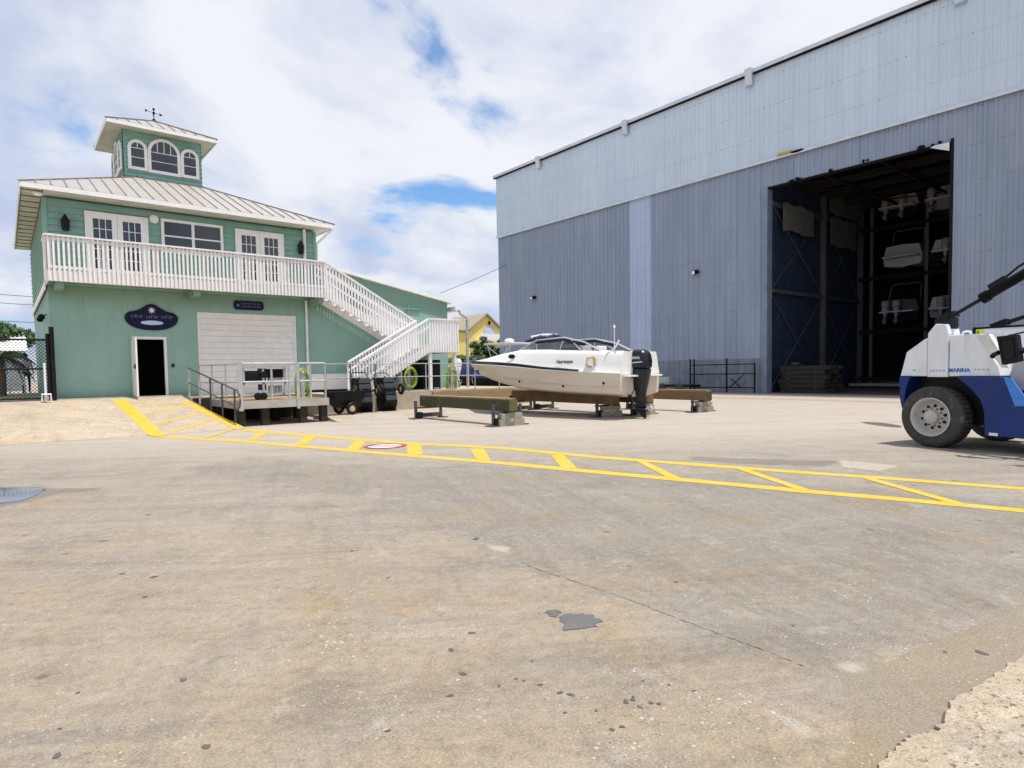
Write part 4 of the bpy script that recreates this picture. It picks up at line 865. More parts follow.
def outboard(t, x, y, col, name='outboard', letter=True, scale=1., top=2.38):
    def ring(z, cx, a, b, p=2.6, n=20):
        R_ = []
        for i in range(n):
            an = 2*math.pi*i/n; c, s = math.cos(an), math.sin(an); R_.append((x+scale*(cx+a*abs(c)**(2/p)*(1 if c > 0 else -1)), y+scale*b*abs(s)**(2/p)*(1 if s > 0 else -1), z0b+scale*(z-2.38)))
        return R_
    z0b = top
    mb = MB(); mb.rings([ring(1.55, -.42, .12, .13), ring(1.62, -.44, .3, .2), ring(1.74, -.46, .4, .27), ring(1.78, -.46, .44, .33), ring(2.0, -.45, .46, .35), ring(2.2, -.42, .45, .34), ring(2.32, -.4, .4, .3), ring(2.37, -.38, .3, .22), ring(2.385, -.38, .1, .07)])
    ob = mb.build(name, col, t, smooth=True)
    mb = MB(); mb.rings([ring(.60, -.5, .24, .07), ring(.75, -.47, .25, .09), ring(.85, -.45, .27, .12), ring(1.1, -.44, .32, .2), ring(1.4, -.43, .4, .27), ring(1.6, -.43, .44, .31), ring(1.72, -.44, .44, .3)])
    mb.rings([ring(.575, -.62, .38, .16, 2), ring(.6, -.62, .38, .16, 2)]); mb.build('midsection', col, ob, smooth=True)
    mb = MB(); s = scale; zz = lambda z: z0b+s*(z-2.38)
    mb.lathe([(0, -.34), (.05, -.3), (.095, -.12), (.1, .1), (.08, .22), (0, .24)], (x-.55*s, y, zz(.36)), 'x', 14)
    mb.prism([(x-.35*s, zz(.3)), (x-.72*s, zz(.3)), (x-.74*s, zz(.06)), (x-.66*s, zz(.05))], 'y', y-.012, y+.012); mb.prism([(x-.34*s, zz(.6)), (x-.34*s, zz(.3)), (x-.72*s, zz(.3)), (x-.72*s, zz(.6))], 'y', y-.035, y+.035); mb.build('gearcase', col, ob)
    mb = MB()
    for k in range(3):
        a = 2*math.pi*k/3+.4; c, sn = math.cos(a), math.sin(a); pts = []
        for r, tw, w in ((.05, .05, .07), (.12, .06, .12), (.18, .05, .12), (.2, .02, .05)):
            for sgn in (-1, 1): pts.append((x-(.86+tw*sgn*.8)*s, y+(r*c-sgn*w*.5*sn)*s, zz(.36)+(r*sn+sgn*w*.5*c)*s))
        mb.add(pts, [(0, 1, 3, 2), (2, 3, 5, 4), (4, 5, 7, 6)])
    mb.lathe([(0, -.08), (.05, -.06), (.06, .1)], (x-.88*s, y, zz(.36)), 'x', 12); mb.build('propeller', M_alu, ob)
    mb = MB(); mb.box(x-.14, x-.0, y-.2, y+.2, zz(1.0), zz(1.62)); mb.box(x-.34, x-.1, y-.1, y+.1, zz(1.15), zz(1.5)); mb.build('bracket', M_black, ob)
    if letter:
        text_mesh('lettering', 'YAMAHA', .12, paint('pale_letter', (.7, .72, .75), .5), Matrix.Translation((x-.42, y+.332, 1.93)) @ Matrix.Rotation(math.pi, 4, 'Z') @ Matrix.Rotation(math.pi/2, 4, 'X'), ob)
        mb = MB(); mb.prism([(x-.76, 1.79), (x-.3, 1.76), (x-.1, 1.72), (x-.3, 1.795), (x-.74, 1.82)], 'y', y+.322, y+.329); mb.build('trim_flash', M_alu, ob)
    return ob
BR = math.radians(98)
BT = thing('motor_boat', 'white and cream runabout with navy stripe and black outboard on timber bunks', 'boat', (15.9, 13.05, 0), BR, local=True)
hull = boat_hull(BT, M_hull, M_white_gel)
outboard(BT, .38, .18, M_outb, scale=.94, top=2.2)
# windshield
def W(x, y, z): return Vector((x, y, z))
side = [(4.6, .7, 2.32), (3.7, .8, 2.64), (2.4, .88, 2.68), (1.5, .94, 2.48), (.8, .98, 2.15)]
base = [(4.6, .7, 2.3), (3.6, .9, 2.27), (2.5, 1.0, 2.24), (1.6, 1.0, 2.19), (.8, .98, 2.12)]
WS = MB()
for sg in (1, -1):
    a = [W(x, y*sg, z) for x, y, z in side]; b = [W(x, y*sg, z) for x, y, z in base]
    WS.add(a+b, [(i, i+1, i+6, i+5) for i in range(4)])
WS.add([W(4.6, .7, 2.32), W(4.85, 0, 2.36), W(4.6, -.7, 2.32), W(3.7, -.8, 2.64), W(3.85, 0, 2.7), W(3.7, .8, 2.64)], [(0, 1, 4, 5), (1, 2, 3, 4)])
WSo = WS.build('windshield', M_wglass, BT)
mb = MB()
for sg in (1, -1):
    mb.tube([W(x, y*sg, z) for x, y, z in side], .028, 8)
    for k in (1, 2): mb.tube([W(side[k][0], side[k][1]*sg, side[k][2]), W(base[k][0], base[k][1]*sg, base[k][2])], .018, 6)
    mb.tube([W(2.1, .9*sg, 2.62), W(1.6, 1.0*sg, 2.2)], .03, 6)
mb.tube([W(3.7, .8, 2.64), W(3.85, 0, 2.7), W(3.7, -.8, 2.64)], .024, 8); mb.tube([W(4.6, .7, 2.32), W(4.85, 0, 2.36), W(4.6, -.7, 2.32)], .02, 8); mb.tube([W(4.85, 0, 2.36), W(3.85, 0, 2.7)], .018, 6)
mb.build('windshield_frame', M_alu, BT, smooth=True)
mb = MB(); mb.tube([W(x, y+.012 if y > 0 else y, z-.08) for x, y, z in side[1:4]], .045, 6); mb.tube([W(x, -y, z-.08) for x, y, z in side[1:4]], .045, 6); mb.each('windshield_seal', M_black, WSo, smooth=True)
mb = MB()
for i, (px, pz, r) in enumerate(((4.3, 2.68, .06), (3.9, 2.74, .09), (3.4, 2.74, .08))):
    mb.tube([W(px, -.95, pz-.05), W(px+.1, -.4, pz+.06*(i % 2)), W(px, .2, pz+.05), W(px-.05, .72, pz-.04)], [r*.6, r, r*1.1, r*.7], 8)
mb.prism([(4.4, 2.62), (3.2, 2.68), (3.3, 2.76), (3.8, 2.82), (4.3, 2.74)], 'y', -.8, .2)
mb.build('folded_bimini', M_canvas, BT, smooth=True)
mb = MB(); mb.tube([W(4.2, .5, 2.78), W(3.8, .25, 2.85), W(3.4, 0, 2.83)], .05, 8); mb.build('bimini_boot', M_white_gel, BT, smooth=True)
for sy in (.45, -.45):
    mb = MB(); mb.box(1.9, 2.4, sy-.25, sy+.25, 1.5, 2.05); mb.box(1.75, 1.92, sy-.25, sy+.25, 1.95, 2.4); mb.build('seat', M_white_gel, BT, bevel=.05)
mb = MB(); mb.box(2.85, 3.4, -.95, -.1, 1.8, 2.38); mb.build('console', M_black, BT, bevel=.05)
mb = MB(); mb.tube([W(2.78+.05*math.cos(a), -.5+.18*math.cos(a), 2.36+.18*math.sin(a)) for a in [2*math.pi*i/16 for i in range(16)]], .014, 6, True); mb.build('steering_wheel', M_black, BT)
mb = MB(); mb.box(.4, .9, -.9, .9, 1.35, 2.05); mb.build('aft_bench', M_white_gel, BT, bevel=.06)
# side details
def onside(x, z): # outboard y of the upper moulding near x
    return 1.22 if x < 3.5 else 1.22-(x-3.5)*.17
mb = MB(); mb.lathe([(0, .0), (.16, .0), (.16, .02), (0, .02)], (0, 0, 0), 'y', 20); mb.v = [(4.7+x, 1.0+y, 2.1+z*.5) for x, y, z in mb.v]; mb.build('porthole', M_black, BT)
mb = MB()
for x, z in ((7.1, 1.6), (.6, 1.15), (2.2, 1.05), (4.2, 1.2)): yb_ = {7.1: .40, .6: 1.2, 2.2: 1.23, 4.2: 1.17}[x]; mb.ball((x, yb_, z), (.045, .03, .045), 8)
mb.build('fitting', M_blackm, BT)
mb = MB(); mb.tube([W(.95, 1.2, 1.98), W(1.22, 1.2, 1.95), W(1.25, 1.22, 1.72), W(1.05, 1.22, 1.68)], .04, 6); mb.box(.9, 1.0, 1.16, 1.2, 1.72, 1.95); mb.build('side_fender', M_tan, BT, smooth=True)
text_mesh('boat_lettering', 'Hurricane', .17, M_blackm, Matrix.Translation((2.15, 1.215, 1.86)) @ Matrix.Rotation(-.02, 4, 'Z') @ Matrix.Rotation(math.pi, 4, 'Z') @ Matrix.Rotation(math.pi/2, 4, 'X'), BT, .3)
mb = MB(); mb.tube([W(.35, .95, 2.15), W(.35, .95, 2.85)], .014, 6); mb.ball((.35, .95, 2.9), (.035, .035, .07)); mb.tube([W(.45, .95, 2.16), W(.3, .95, 2.3), W(.18, .95, 2.48)], .03, 6); mb.build('stern_light', M_white, BT, smooth=True)
mb = MB()
for x0, x1, z0_, z1_ in ((.1, 6.0, 1.03, 1.45), (.1, 5.6, 1.2, 1.53)):
    for sg in (1, -1):
        pts = [(x0+(x1-x0)*k/12, sg*((1.17+.05*math.sin(k/3))*(1 if k < 7 else 1-(k-7)**2*.0155)), z0_+(z1_-z0_)*(k/12)**2) for k in range(13)]
        mb.tube(pts, .012, 5)
mb.build('hull_strake', M_hull, hull)
mb = MB(); mb.tube([W(-.02, .62, 1.36), W(-.16, .66, 1.3), W(-.2, .7, .95), W(-.1, .74, .72), W(-.02, .74, .74)], .02, 6); mb.ball((-.1, .8, .74), .06); mb.build('swim_ladder', M_blackm, BT, smooth=True)
mb = MB(); mb.box(-.2, -.002, .3, 1.05, 1.34, 1.4); mb.box(-.2, -.002, -1.05, -.3, 1.34, 1.4); mb.each('swim_platform', M_white_gel, BT, bevel=.015)
mb = MB(); mb.tube([W(7.55, 0, 1.55), W(7.75, .12, 1.3), W(7.6, .2, 1.1)], .012, 5); mb.tube([W(7.3, .3, 2.02), W(7.3, .3, 2.1), W(7.5, .24, 2.1), W(7.5, .24, 2.0)], .012, 5); mb.build('bow_eye', M_alu, BT)

# ------------------------------------------------------------------ other boats behind
def hardtop_boat(loc, rz, label, sc=1.):
    t = thing('fishing_boat', label, 'boat', loc, rz, local=True); boat_hull(t, M_white_gel, M_white_gel, stripe=False)
    mb = MB(); mb.rings([[(x, y, z) for x, y in ((1.6, -1.0), (3.9, -.85), (3.9, .85), (1.6, 1.0))] for z in (3.7, 3.78)]); mb.build('hardtop', M_white_gel, t, bevel=.03)
    mb = MB()
    for sg in (-1, 1):
        for xa, xb in ((1.8, 2.1), (3.6, 3.2)): mb.tube([(xa, sg*.85, 3.7), (xb, sg*.6, 2.0), (xb, sg*.6, 1.35)], .03, 6)
        mb.tube([(1.8, sg*.85, 3.6), (3.2, sg*.6, 2.5)], .022, 6); mb.tube([(3.6, sg*.85, 3.6), (2.1, sg*.6, 2.5)], .022, 6)
    mb.build('frame', M_alu, t, smooth=True)
    mb = MB(); mb.ball((2.6, 0, 3.92), (.3, .3, .14), 14); mb.build('radar', M_white_gel, t, smooth=True)
    mb = MB(); mb.box(2.2, 3.1, -.45, .45, 1.35, 2.35); mb.build('console', M_white_gel, t, bevel=.05)
    outboard(t, -.02, .35, M_outb, letter=False); outboard(t, -.02, -.35, M_outb, letter=False); scale_ = sc; t.scale = (sc,)*3; return t
p = at(512, 345, y=27.5)
hardtop_boat((p.x+1.6, 26.6, -.55), math.radians(100), 'white fishing boat with flat hardtop and radar dome behind the runabout')
# canvas covered boat and hoisted outboard behind the railing
def small_motor(loc, rz, label, col, sc=.9):
    t = thing('outboard_stand', label, 'outboard motor', loc, rz, local=True)
    mb = MB(); 
    for s in (-.35, .35): mb.beam((.25, s, 0), (0, s*.4, 1.5), .06, .05); mb.beam((-.35, s, 0), (0, s*.4, 1.5), .06, .05); mb.beam((-.35, s, .1), (.25, s, .1), .05, .05)
    mb.beam((0, -.2, 1.45), (0, .2, 1.45), .05, .2); mb.build('stand', M_steel, t)
    outboard(t, 0, 0, col, letter=False); t.scale = (sc,)*3; return t
small_motor((16.1, 24.1, .855), math.radians(200), 'white outboard motor on a stand beside the grey downpipe', M_white_gel, .56)
CBO = thing('covered_boat', 'boat under a crumpled dark blue canvas cover behind the bow of the runabout', 'boat', (20.6, 24.6, .0), math.radians(115), local=True)
CBO.scale = (.8, .8, .8); boat_hull(CBO, M_black, M_canvas, stripe=False)
mb = MB()
rs = []
for i in range(9):
    x = .1+i*.85; w = (1.22, 1.24, 1.25, 1.2, 1.1, .95, .75, .5, .2)[i]; h = (2.3, 2.9, 3.0, 2.6, 2.75, 2.5, 2.35, 2.15, 2.0)[i]
    rs.append([(x, w*math.cos(a)*(1+random.uniform(-.03, .03)), 1.45+.03*i+(h-1.45-.03*i)*max(0, math.sin(a))**.8+random.uniform(-.04, .04)) for a in [math.pi*k/10 for k in range(11)]])
mb.rings(rs); mb.build('cover', M_canvas, CBO, smooth=True)

# ------------------------------------------------------------------ boat hangar
HX = 36.; HY0, HY1 = -14., 46.1; DY0, DY1, DZ = 10.46, 19.78, 12.3; ZB, ZT = 13.87, 19.25
HG = thing('boat_hangar', 'huge blue grey ribbed steel boat storage hangar with a tall open doorway', 'building', (HX, 20, 0))
def ribs(mb, ya, yb, za, zb, pitch=.4, d=.045, x=HX):
    """trapezoid profile running along y"""
    pts = [ya]; k = math.floor(ya/pitch)*pitch
    prof = []; y = k
    while y < yb:
        for fy, dx in ((0, 0), (.52, 0), (.62, -d), (.88, -d), (.98, 0)):
            yy = y+fy*pitch
            if ya <= yy <= yb: prof.append((yy, dx))
        y += pitch
    prof = [(ya, prof[0][1])]+prof+[(yb, prof[-1][1])]
    vs = []; 
    for yy, dx in prof: vs += [(x+dx, yy, za(yy) if callable(za) else za), (x+dx, yy, zb(yy) if callable(zb) else zb)]
    mb.add(vs, [(2*i, 2*i+1, 2*i+3, 2*i+2) for i in range(len(prof)-1)])
SY0, SY1 = 28.55, 30.45
mb = MB(); ribs(mb, HY0, DY0, 2.1, ZB); ribs(mb, DY0, DY1, DZ, ZB); ribs(mb, DY1+.3, SY0, 2.1, ZB); ribs(mb, SY1, HY1, .6, ZB); ribs(mb, DY1, DY1+.3, DZ, ZB)
mb.build('lower_cladding', M_hlow, HG)
mb = MB(); ribs(mb, SY0, SY1, .6, ZB-.01); mb.build('translucent_strip', M_hlight, HG)
mb = MB(); ribs(mb, HY0, HY1, ZB+.03, ZT, .3, .03, HX-.1); mb.box(HX-.13, HX+.0, HY0, HY1, ZB-.02, ZB+.028); mb.build('upper_cladding', M_hup, HG)
mb = MB(); mb.box(HX-.32, HX-.14, HY0, HY1+.25, ZT-.02, ZT+.2); mb.box(HX-.18, HX-.135, HY0, HY1+.05, ZB-.12, ZB+.05); mb.build('gutter', M_alu, HG)
mb = MB(); mb.box(HX-.3, HX-.14, HY0, HY1+.2, ZT-.1, ZT-.025); mb.build('eave_trim', M_blackm, HG)
for y in (1.0, 10.12, 20.84, 30.55, 40.04): mb = MB(); mb.prism([(HX-.5, ZT+.25), (HX-.16, ZT+.25), (HX-.16, ZT-.75), (HX-.36, ZT-.7)], 'y', y-.22, y+.22); mb.build('rain_head', M_alu, HG)
mb = MB(); mb.box(HX-.02, HX+.2, HY0, DY0, 0, 2.1); mb.box(HX-.02, HX+.2, DY1+.3, SY0, 0, 2.1); mb.box(HX+.0, HX+.2, SY0, HY1, 0, .6)
for k in range(60):
    y = DY1+.5+k*.45
    if y > 28.3: break
    mb.box(HX-.04, HX-.021, y, y+.06, .02, 2.08)
mb.build('base_wall', M_hbase, HG)
M_jamb = paint('jamb_blue_grey', (.19, .24, .33), .5, dirt=(.1, .08, .07), dirt_amt=.5)
mb = MB(); mb.box(HX-.12, HX+.45, DY1-.02, DY1+.3, 0, DZ-.01); mb.build('door_jamb', M_jamb, HG)
mb = MB(); mb.box(HX-.06, HX+.2, DY0-.14, DY0-.0, 0, DZ+.12); mb.box(HX-.06, HX+.25, DY0, DY1+.3, DZ-.12, DZ-.003); mb.build('door_edge', M_rack, HG)
mb = MB()
for y in (10.9, 11.2, 11.7, 14.2, 14.4, 17.9, 18.0, 18.3, 16.1): mb.ball((HX-.1, y, DZ+random.uniform(.0, .1)), (.08, random.uniform(.06, .22), random.uniform(.04, .12)), 6)
mb.ball((HX-.16, 17.95, ZB+.02), (.1, .45, .08), 8); mb.each('damaged_edge', M_blackm, HG)
mb = MB(); mb.add([(HX-.1, 10.5, 11.85), (HX-.1, 10.5, 12.27), (HX-.12, 11.15, 12.27), (HX-.12, 11.3, 12.2)], [(0, 1, 2, 3)]); mb.build('torn_flashing', M_alu, HG)
mb = MB(); mb.box(HX-.24, HX-.12, 18.3, 19.1, ZB+.02, ZB+.16); mb.build('door_sensor', paint('faded_yellow', (.5, .4, .05), .7), HG)
for y, z in ((41.05, 7.85), (24.74, 7.9)):
    mb = MB(); mb.box(HX-.3, HX-.05, y-.2, y+.2, z-.1, z+.12); mb.box(HX-.42, HX-.3, y-.12, y+.12, z-.2, z+.08); mb.build('wall_lamp', M_blackm, HG, bevel=.02)
    mb = MB(); mb.box(HX-.44, HX-.422, y-.1, y+.1, z-.17, z+.05); mb.build('wall_lamp_lens', M_white, HG)
# shell: other walls and roof
mb = MB(); D = 92.
mb.box(HX+.25, D, HY1-.1, HY1, 0, ZT); mb.box(D, D+.2, HY0, HY1, 0, ZT); mb.box(HX+.25, D, HY0, HY0+.1, 0, ZT); mb.build('side_wall', M_hlow, HG)
mb = MB(); mb.add([(HX-.3, HY0, ZT+.2), (HX-.3, HY1+.2, ZT+.2), (D, HY1+.2, ZT+4), (D, HY0, ZT+4)], [(0, 1, 2, 3)]); mb.build('roof', M_hup, HG)
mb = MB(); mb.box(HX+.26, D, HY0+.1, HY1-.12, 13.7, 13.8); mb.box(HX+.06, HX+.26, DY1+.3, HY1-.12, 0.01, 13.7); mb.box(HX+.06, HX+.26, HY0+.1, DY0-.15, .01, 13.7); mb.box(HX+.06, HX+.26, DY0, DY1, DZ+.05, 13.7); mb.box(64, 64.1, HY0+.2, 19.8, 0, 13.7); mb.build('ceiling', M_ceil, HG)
mb = MB()
for k in range(7): x = HX+2+k*2.6; mb.box(x, x+.14, -2, 19.9, 12.75, 13.2); mb.tube([(x, 19.6, 12.7), (x+2.4, 14, 12.75)], .05, 6)
for y in (11, 14, 17): mb.box(HX+1, 60, y, y+.1, 12.5, 12.68)
mb.build('roof_truss', paint('rusty_truss', (.014, .011, .009), .9), HG)
# inner partition wall with columns, girts and rod bracing
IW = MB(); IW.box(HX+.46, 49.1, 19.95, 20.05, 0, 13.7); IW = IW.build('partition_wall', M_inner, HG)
mb = MB()
for x in (43.1, 48.95): mb.box(x-.13, x+.13, 19.55, 19.9, 0, 12.9)
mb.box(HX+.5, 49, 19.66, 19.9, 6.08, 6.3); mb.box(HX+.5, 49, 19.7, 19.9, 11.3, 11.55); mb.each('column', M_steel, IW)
mb = MB()
for xa, xb in ((HX+.5, 43.0), (43.2, 48.8)):
    for za, zb in ((.3, 6.0), (6.35, 11.5)): mb.tube([(xa, 19.8, za), (xb, 19.84, zb)], .035, 6); mb.tube([(xa, 19.84, zb), (xb, 19.8, za)], .035, 6)
mb.build('brace', M_steel, IW)
def ragged(xa, xb, za, zb, y):
    top = [(xa+(xb-xa)*i/8, zb+random.uniform(-.1, .1)) for i in range(9)]; bot = [(xb-(xb-xa)*i/8, za+random.uniform(-.12, .12)) for i in range(9)]
    return top+bot
mb = MB(); mb.prism(ragged(37.3, 41.2, 9.9, 11.6, 0), 'y', 19.5, 19.53); mb.prism(ragged(43.6, 47.6, 9.7, 11.6, 0), 'y', 19.5, 19.53); mb.prism(ragged(43.6, 48.6, 11.8, 13.4, 0), 'y', 19.58, 19.6); mb.each('insulation_sheet', M_insul, IW)
mb = MB(); mb.box(46.6, 62, 3, 19.5, .12, .3); mb.build('rack_plinth', paint('pale_kerb', (.32, .3, .27), .8), HG)
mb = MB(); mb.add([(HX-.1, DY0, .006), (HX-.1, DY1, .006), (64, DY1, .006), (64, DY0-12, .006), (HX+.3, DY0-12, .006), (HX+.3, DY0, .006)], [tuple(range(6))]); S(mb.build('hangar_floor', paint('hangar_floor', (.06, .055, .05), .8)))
mb = MB(); mb.add([(HX-1.4, DY0-12, .0045), (HX-1.4, HY1, .0045), (HX-.15, HY1, .0045), (HX-.15, DY0-12, .0045)], [(0, 1, 2, 3)]); S(mb.build('dark_gutter_strip', M_patch))
mb = MB(); mb.add([(HX-7, DY0-8, .0035), (HX-7.5, 27, .0035), (HX-6.6, 27, .0035), (HX-6.2, DY0-8, .0035)], [(0, 1, 2, 3)]); mb.add([(HX-4, DY0-8, .0035), (HX-4.2, 24, .0035), (HX-3.7, 24, .0035), (HX-3.6, DY0-8, .0035)], [(0, 1, 2, 3)])
S(mb.build('faded_red_line', paint('faded_red', (.38, .25, .21), .85, dirt=(.4, .36, .3), dirt_amt=.9, dscale=1.5)))

# racks inside
RK = thing('boat_rack', 'dark steel rack holding boats on three levels inside the hangar', 'rack', (50, 15, 0)); levels = (4.07, 7.8, 11.2)
for y in (18.6, 15.2, 12.0, 8.8):
    for x in (48.0, 54.): mb = MB(); mb.box(x-.1, x+.1, y-.1, y+.1, 0, 12.6); mb.build('column', M_steel if x < 50 else M_rack, RK)
for z in (.75,)+levels:
    mb = MB(); mb.box(47.88, 48.12, 8.7, 19.4, z-.28, z-.02); mb.box(53.9, 54.1, 8.7, 19.4, z-.28, z-.02); mb.each('shelf_beam', M_rack, RK)
mb = MB()
for z in levels:
    for y in (17.4, 16.2, 14.6, 13.2): mb.box(48.13, 53.89, y-.08, y+.08, z-.2, z-.03)
mb.each('bunk', M_rack, RK)
def rack_boat(y, z, label, arch, outb, col, hullm, sx=47.9):
    t = thing('stored_boat', label, 'boat', (sx+.3, y, z-.2), 0, 'boats stored on the hangar rack', True)
    boat_hull(t, hullm, col, stripe=False)
    mb = MB()
    if arch:
        mb.tube([(.9, 1.0, 2.1), (1.2, .95, 3.2), (1.35, .8, 3.38), (1.35, -.8, 3.38), (1.2, -.95, 3.2), (.9, -1.0, 2.1)], .05, 8); mb.build('tower', M_insul, t, smooth=True)
    for yy in outb:
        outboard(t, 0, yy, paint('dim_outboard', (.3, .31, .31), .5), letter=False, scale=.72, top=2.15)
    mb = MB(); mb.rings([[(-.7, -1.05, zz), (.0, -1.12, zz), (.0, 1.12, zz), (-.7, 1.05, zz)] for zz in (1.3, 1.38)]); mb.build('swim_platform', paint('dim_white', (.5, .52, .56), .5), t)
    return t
dimw = paint('dim_gelcoat', (.4, .41, .43), .5)  # dim copies of the boat finishes carry the hangar shade in their colour
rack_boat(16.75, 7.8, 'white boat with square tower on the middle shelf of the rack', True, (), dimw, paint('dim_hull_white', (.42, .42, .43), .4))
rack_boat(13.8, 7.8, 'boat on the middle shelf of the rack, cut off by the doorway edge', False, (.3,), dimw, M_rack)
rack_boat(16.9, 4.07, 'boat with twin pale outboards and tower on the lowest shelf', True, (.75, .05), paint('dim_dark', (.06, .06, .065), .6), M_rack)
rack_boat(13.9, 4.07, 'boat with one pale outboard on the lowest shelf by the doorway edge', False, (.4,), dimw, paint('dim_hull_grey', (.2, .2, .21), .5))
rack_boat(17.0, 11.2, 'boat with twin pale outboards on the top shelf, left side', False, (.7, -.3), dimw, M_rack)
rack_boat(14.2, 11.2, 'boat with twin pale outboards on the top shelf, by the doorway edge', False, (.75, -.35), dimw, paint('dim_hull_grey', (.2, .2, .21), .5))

# dark timber pile by the partition
TP = thing('timber_pile', 'pile of dark weathered timbers stacked inside the hangar doorway', 'timber pile', (38, 18, 0))
mb = MB()
for r in range(6):
    for k in range(5):
        x0 = 36.6+k*.42+random.uniform(-.05, .05); mb.box(x0, x0+.36, 16.6+random.uniform(-.25, .25), 19.3+random.uniform(-.25, .2), .02+r*.27, .02+r*.27+.24)
mb.build('timber', M_darktimber, TP)
mb = MB()
for r in range(1, 6): mb.box(36.55, 38.7, 17.1, 17.22, r*.27-.01, r*.27+.02); mb.box(36.55, 38.7, 18.7, 18.82, r*.27-.01, r*.27+.02)
mb.ball((37.1, 18.6, 1.72), (.25, .3, .1)); mb.build('spacer', M_steel, TP)

# pipe frame and low clutter along the hangar wall
FR = thing('wall_barrier', 'dark pipe frame leaning along the hangar wall left of the doorway', 'barrier', (HX-.6, 22.5, 0))
for y in (24.9, 24.6, 22.2, 20.3): mb = MB(); mb.tube([(HX-.55, y, 0), (HX-.55, y, 2.15 if y > 21 else 1.85)], .05, 6); mb.build('post', M_blackm, FR)
mb = MB()
for z in (1.75, 1.15, .3): mb.tube([(HX-.55, 24.9, z), (HX-.55, 20.3, z+.02)], .035, 6)
mb.tube([(HX-.6, 22.0, .3), (HX-.6, 21.0, 1.1)], .03, 6); mb.tube([(HX-.6, 21.2, .3), (HX-.6, 21.9, .9)], .03, 6); mb.build('rail', M_blackm, FR)
p = at(684, 391, z=0)
TR = thing('flat_trailer', 'low dark flatbed trailer with small framed case by the hangar wall', 'trailer', (HX-1.6, 25.2, 0))
mb = MB(); mb.box(HX-2.2, HX-1.0, 23.8, 26.8, .35, .5); mb.build('bed', M_black, TR)
for y in (24.5, 25.9):
    mb = MB(); mb.lathe([(0, -.1), (.25, -.1), (.3, -.06), (.3, .06), (.25, .1), (0, .1)], (HX-2.3, y, .3), 'x', 18); mb.build('wheel', M_tyre, TR)
mb = MB(); mb.box(HX-1.9, HX-1.5, 25.6, 26.4, .502, 1.0); mb.build('case', M_greyp, TR, bevel=.03)

# ------------------------------------------------------------------ forklift
FKL = thing('boat_forklift', 'large blue and white marina forklift with black hydraulic cylinders at right', 'forklift', (13.69, 4.15, 0), math.radians(-104), local=True)
mb = MB(); Y0, Y1 = .18, 2.35
mb.prism([(-.81, 1.36), (-.69, 1.84), (-.36, 2.07), (-.29, 2.1), (-.29, 1.36)], 'y', Y0, Y1); CW = mb.build('counterweight', M_fwhite, FKL, bevel=.02)
for ya, yb in ((Y0-.015, .55), (1.98, Y1+.015)):
    mb = MB(); mb.prism([(-.275, 1.345), (-.27, 2.19), (-.13, 2.36), (.06, 2.34), (.1, 2.17), (.105, 1.345)], 'y', ya, yb); mb.build('mast_post', M_fwhite, FKL, bevel=.015)
mb = MB(); mb.prism([(.12, 1.36), (.12, 2.13), (.56, 2.13), (.93, 1.56), (.98, 1.36)], 'y', Y0, Y1); EC = mb.build('engine_cover', M_fwhite, FKL, bevel=.02)
mb = MB(); mb.box(-.27, .1, .56, 1.97, 1.36, 2.08); mb.build('rear_deck', M_fwhite2, EC)
mb = MB(); mb.prism([(.60, 2.10), (.78, 2.12), (1.12, 1.5), (1.0, 1.52)], 'y', Y0-.02, Y0-.002); mb.build('side_trim', M_fwhite2, EC)
mb = MB(); mb.tube([(.16, .5, 2.13), (.18, .5, 2.19), (.24, .5, 2.2), (.3, .5, 2.19), (.32, .5, 2.13)], .02, 8); mb.build('lifting_eye', M_fwhite, EC)
text_mesh('lettering', 'MARINA', .1, M_textblue, Matrix.Translation((.3, Y0-.004, 1.47)) @ Matrix.Rotation(math.pi/2, 4, 'X'), FKL)
mb = MB()
for k in range(5): mb.box(-.22+k*.06, -.19+k*.06, Y0-.02, Y0-.0155, 1.45, 1.485)
for k in range(4): mb.box(.55+k*.07, .59+k*.07, Y0-.005, Y0-.002, 1.47, 1.495)
mb.box(-.56, -.5, Y0-.004, Y0-.001, 1.46, 1.49); mb.build('faded_marks', M_greyp, FKL)
# hood and cab behind
mb = MB(); mb.prism([(.24, 1.45), (.24, 2.26), (3.3, 2.24), (3.3, 1.0), (1.0, 1.0), (1.0, 1.45)], 'y', .8, 2.1); HD = mb.build('hood', M_fwhite, FKL, bevel=.03)
mb = MB(); mb.box(.22, 3.3, .76, .795, 2.24, 2.275); mb.box(.2, .235, .76, .8, 2.13, 2.28); mb.build('hood_edge', M_rack, HD)
mb = MB(); mb.box(.24, .36, .785, .797, 2.0, 2.235); mb.build('warning_sticker', M_hivis, HD)
mb = MB(); mb.box(.27, .29, .775, .784, 2.16, 2.2); mb.ball((.31, .78, 2.1), (.02, .006, .03), 6); mb.build('sticker_mark', M_black, HD)
mb = MB(); mb.prism([(1.05, 1.38), (1.13, 1.62), (1.2, 1.64), (3.3, 1.6), (3.3, 1.2), (1.42, 1.0), (1.35, .86)], 'y', .3, .79); mb.build('side_panel', M_greyp, FKL, bevel=.02)
mb = MB(); [mb.ball((x, .295, z), (.035, .015, .035), 8) for x, z in ((1.45, 1.28), (1.3, 1.1), (1.6, 1.4))]; mb.build('bolt', M_black, FKL)
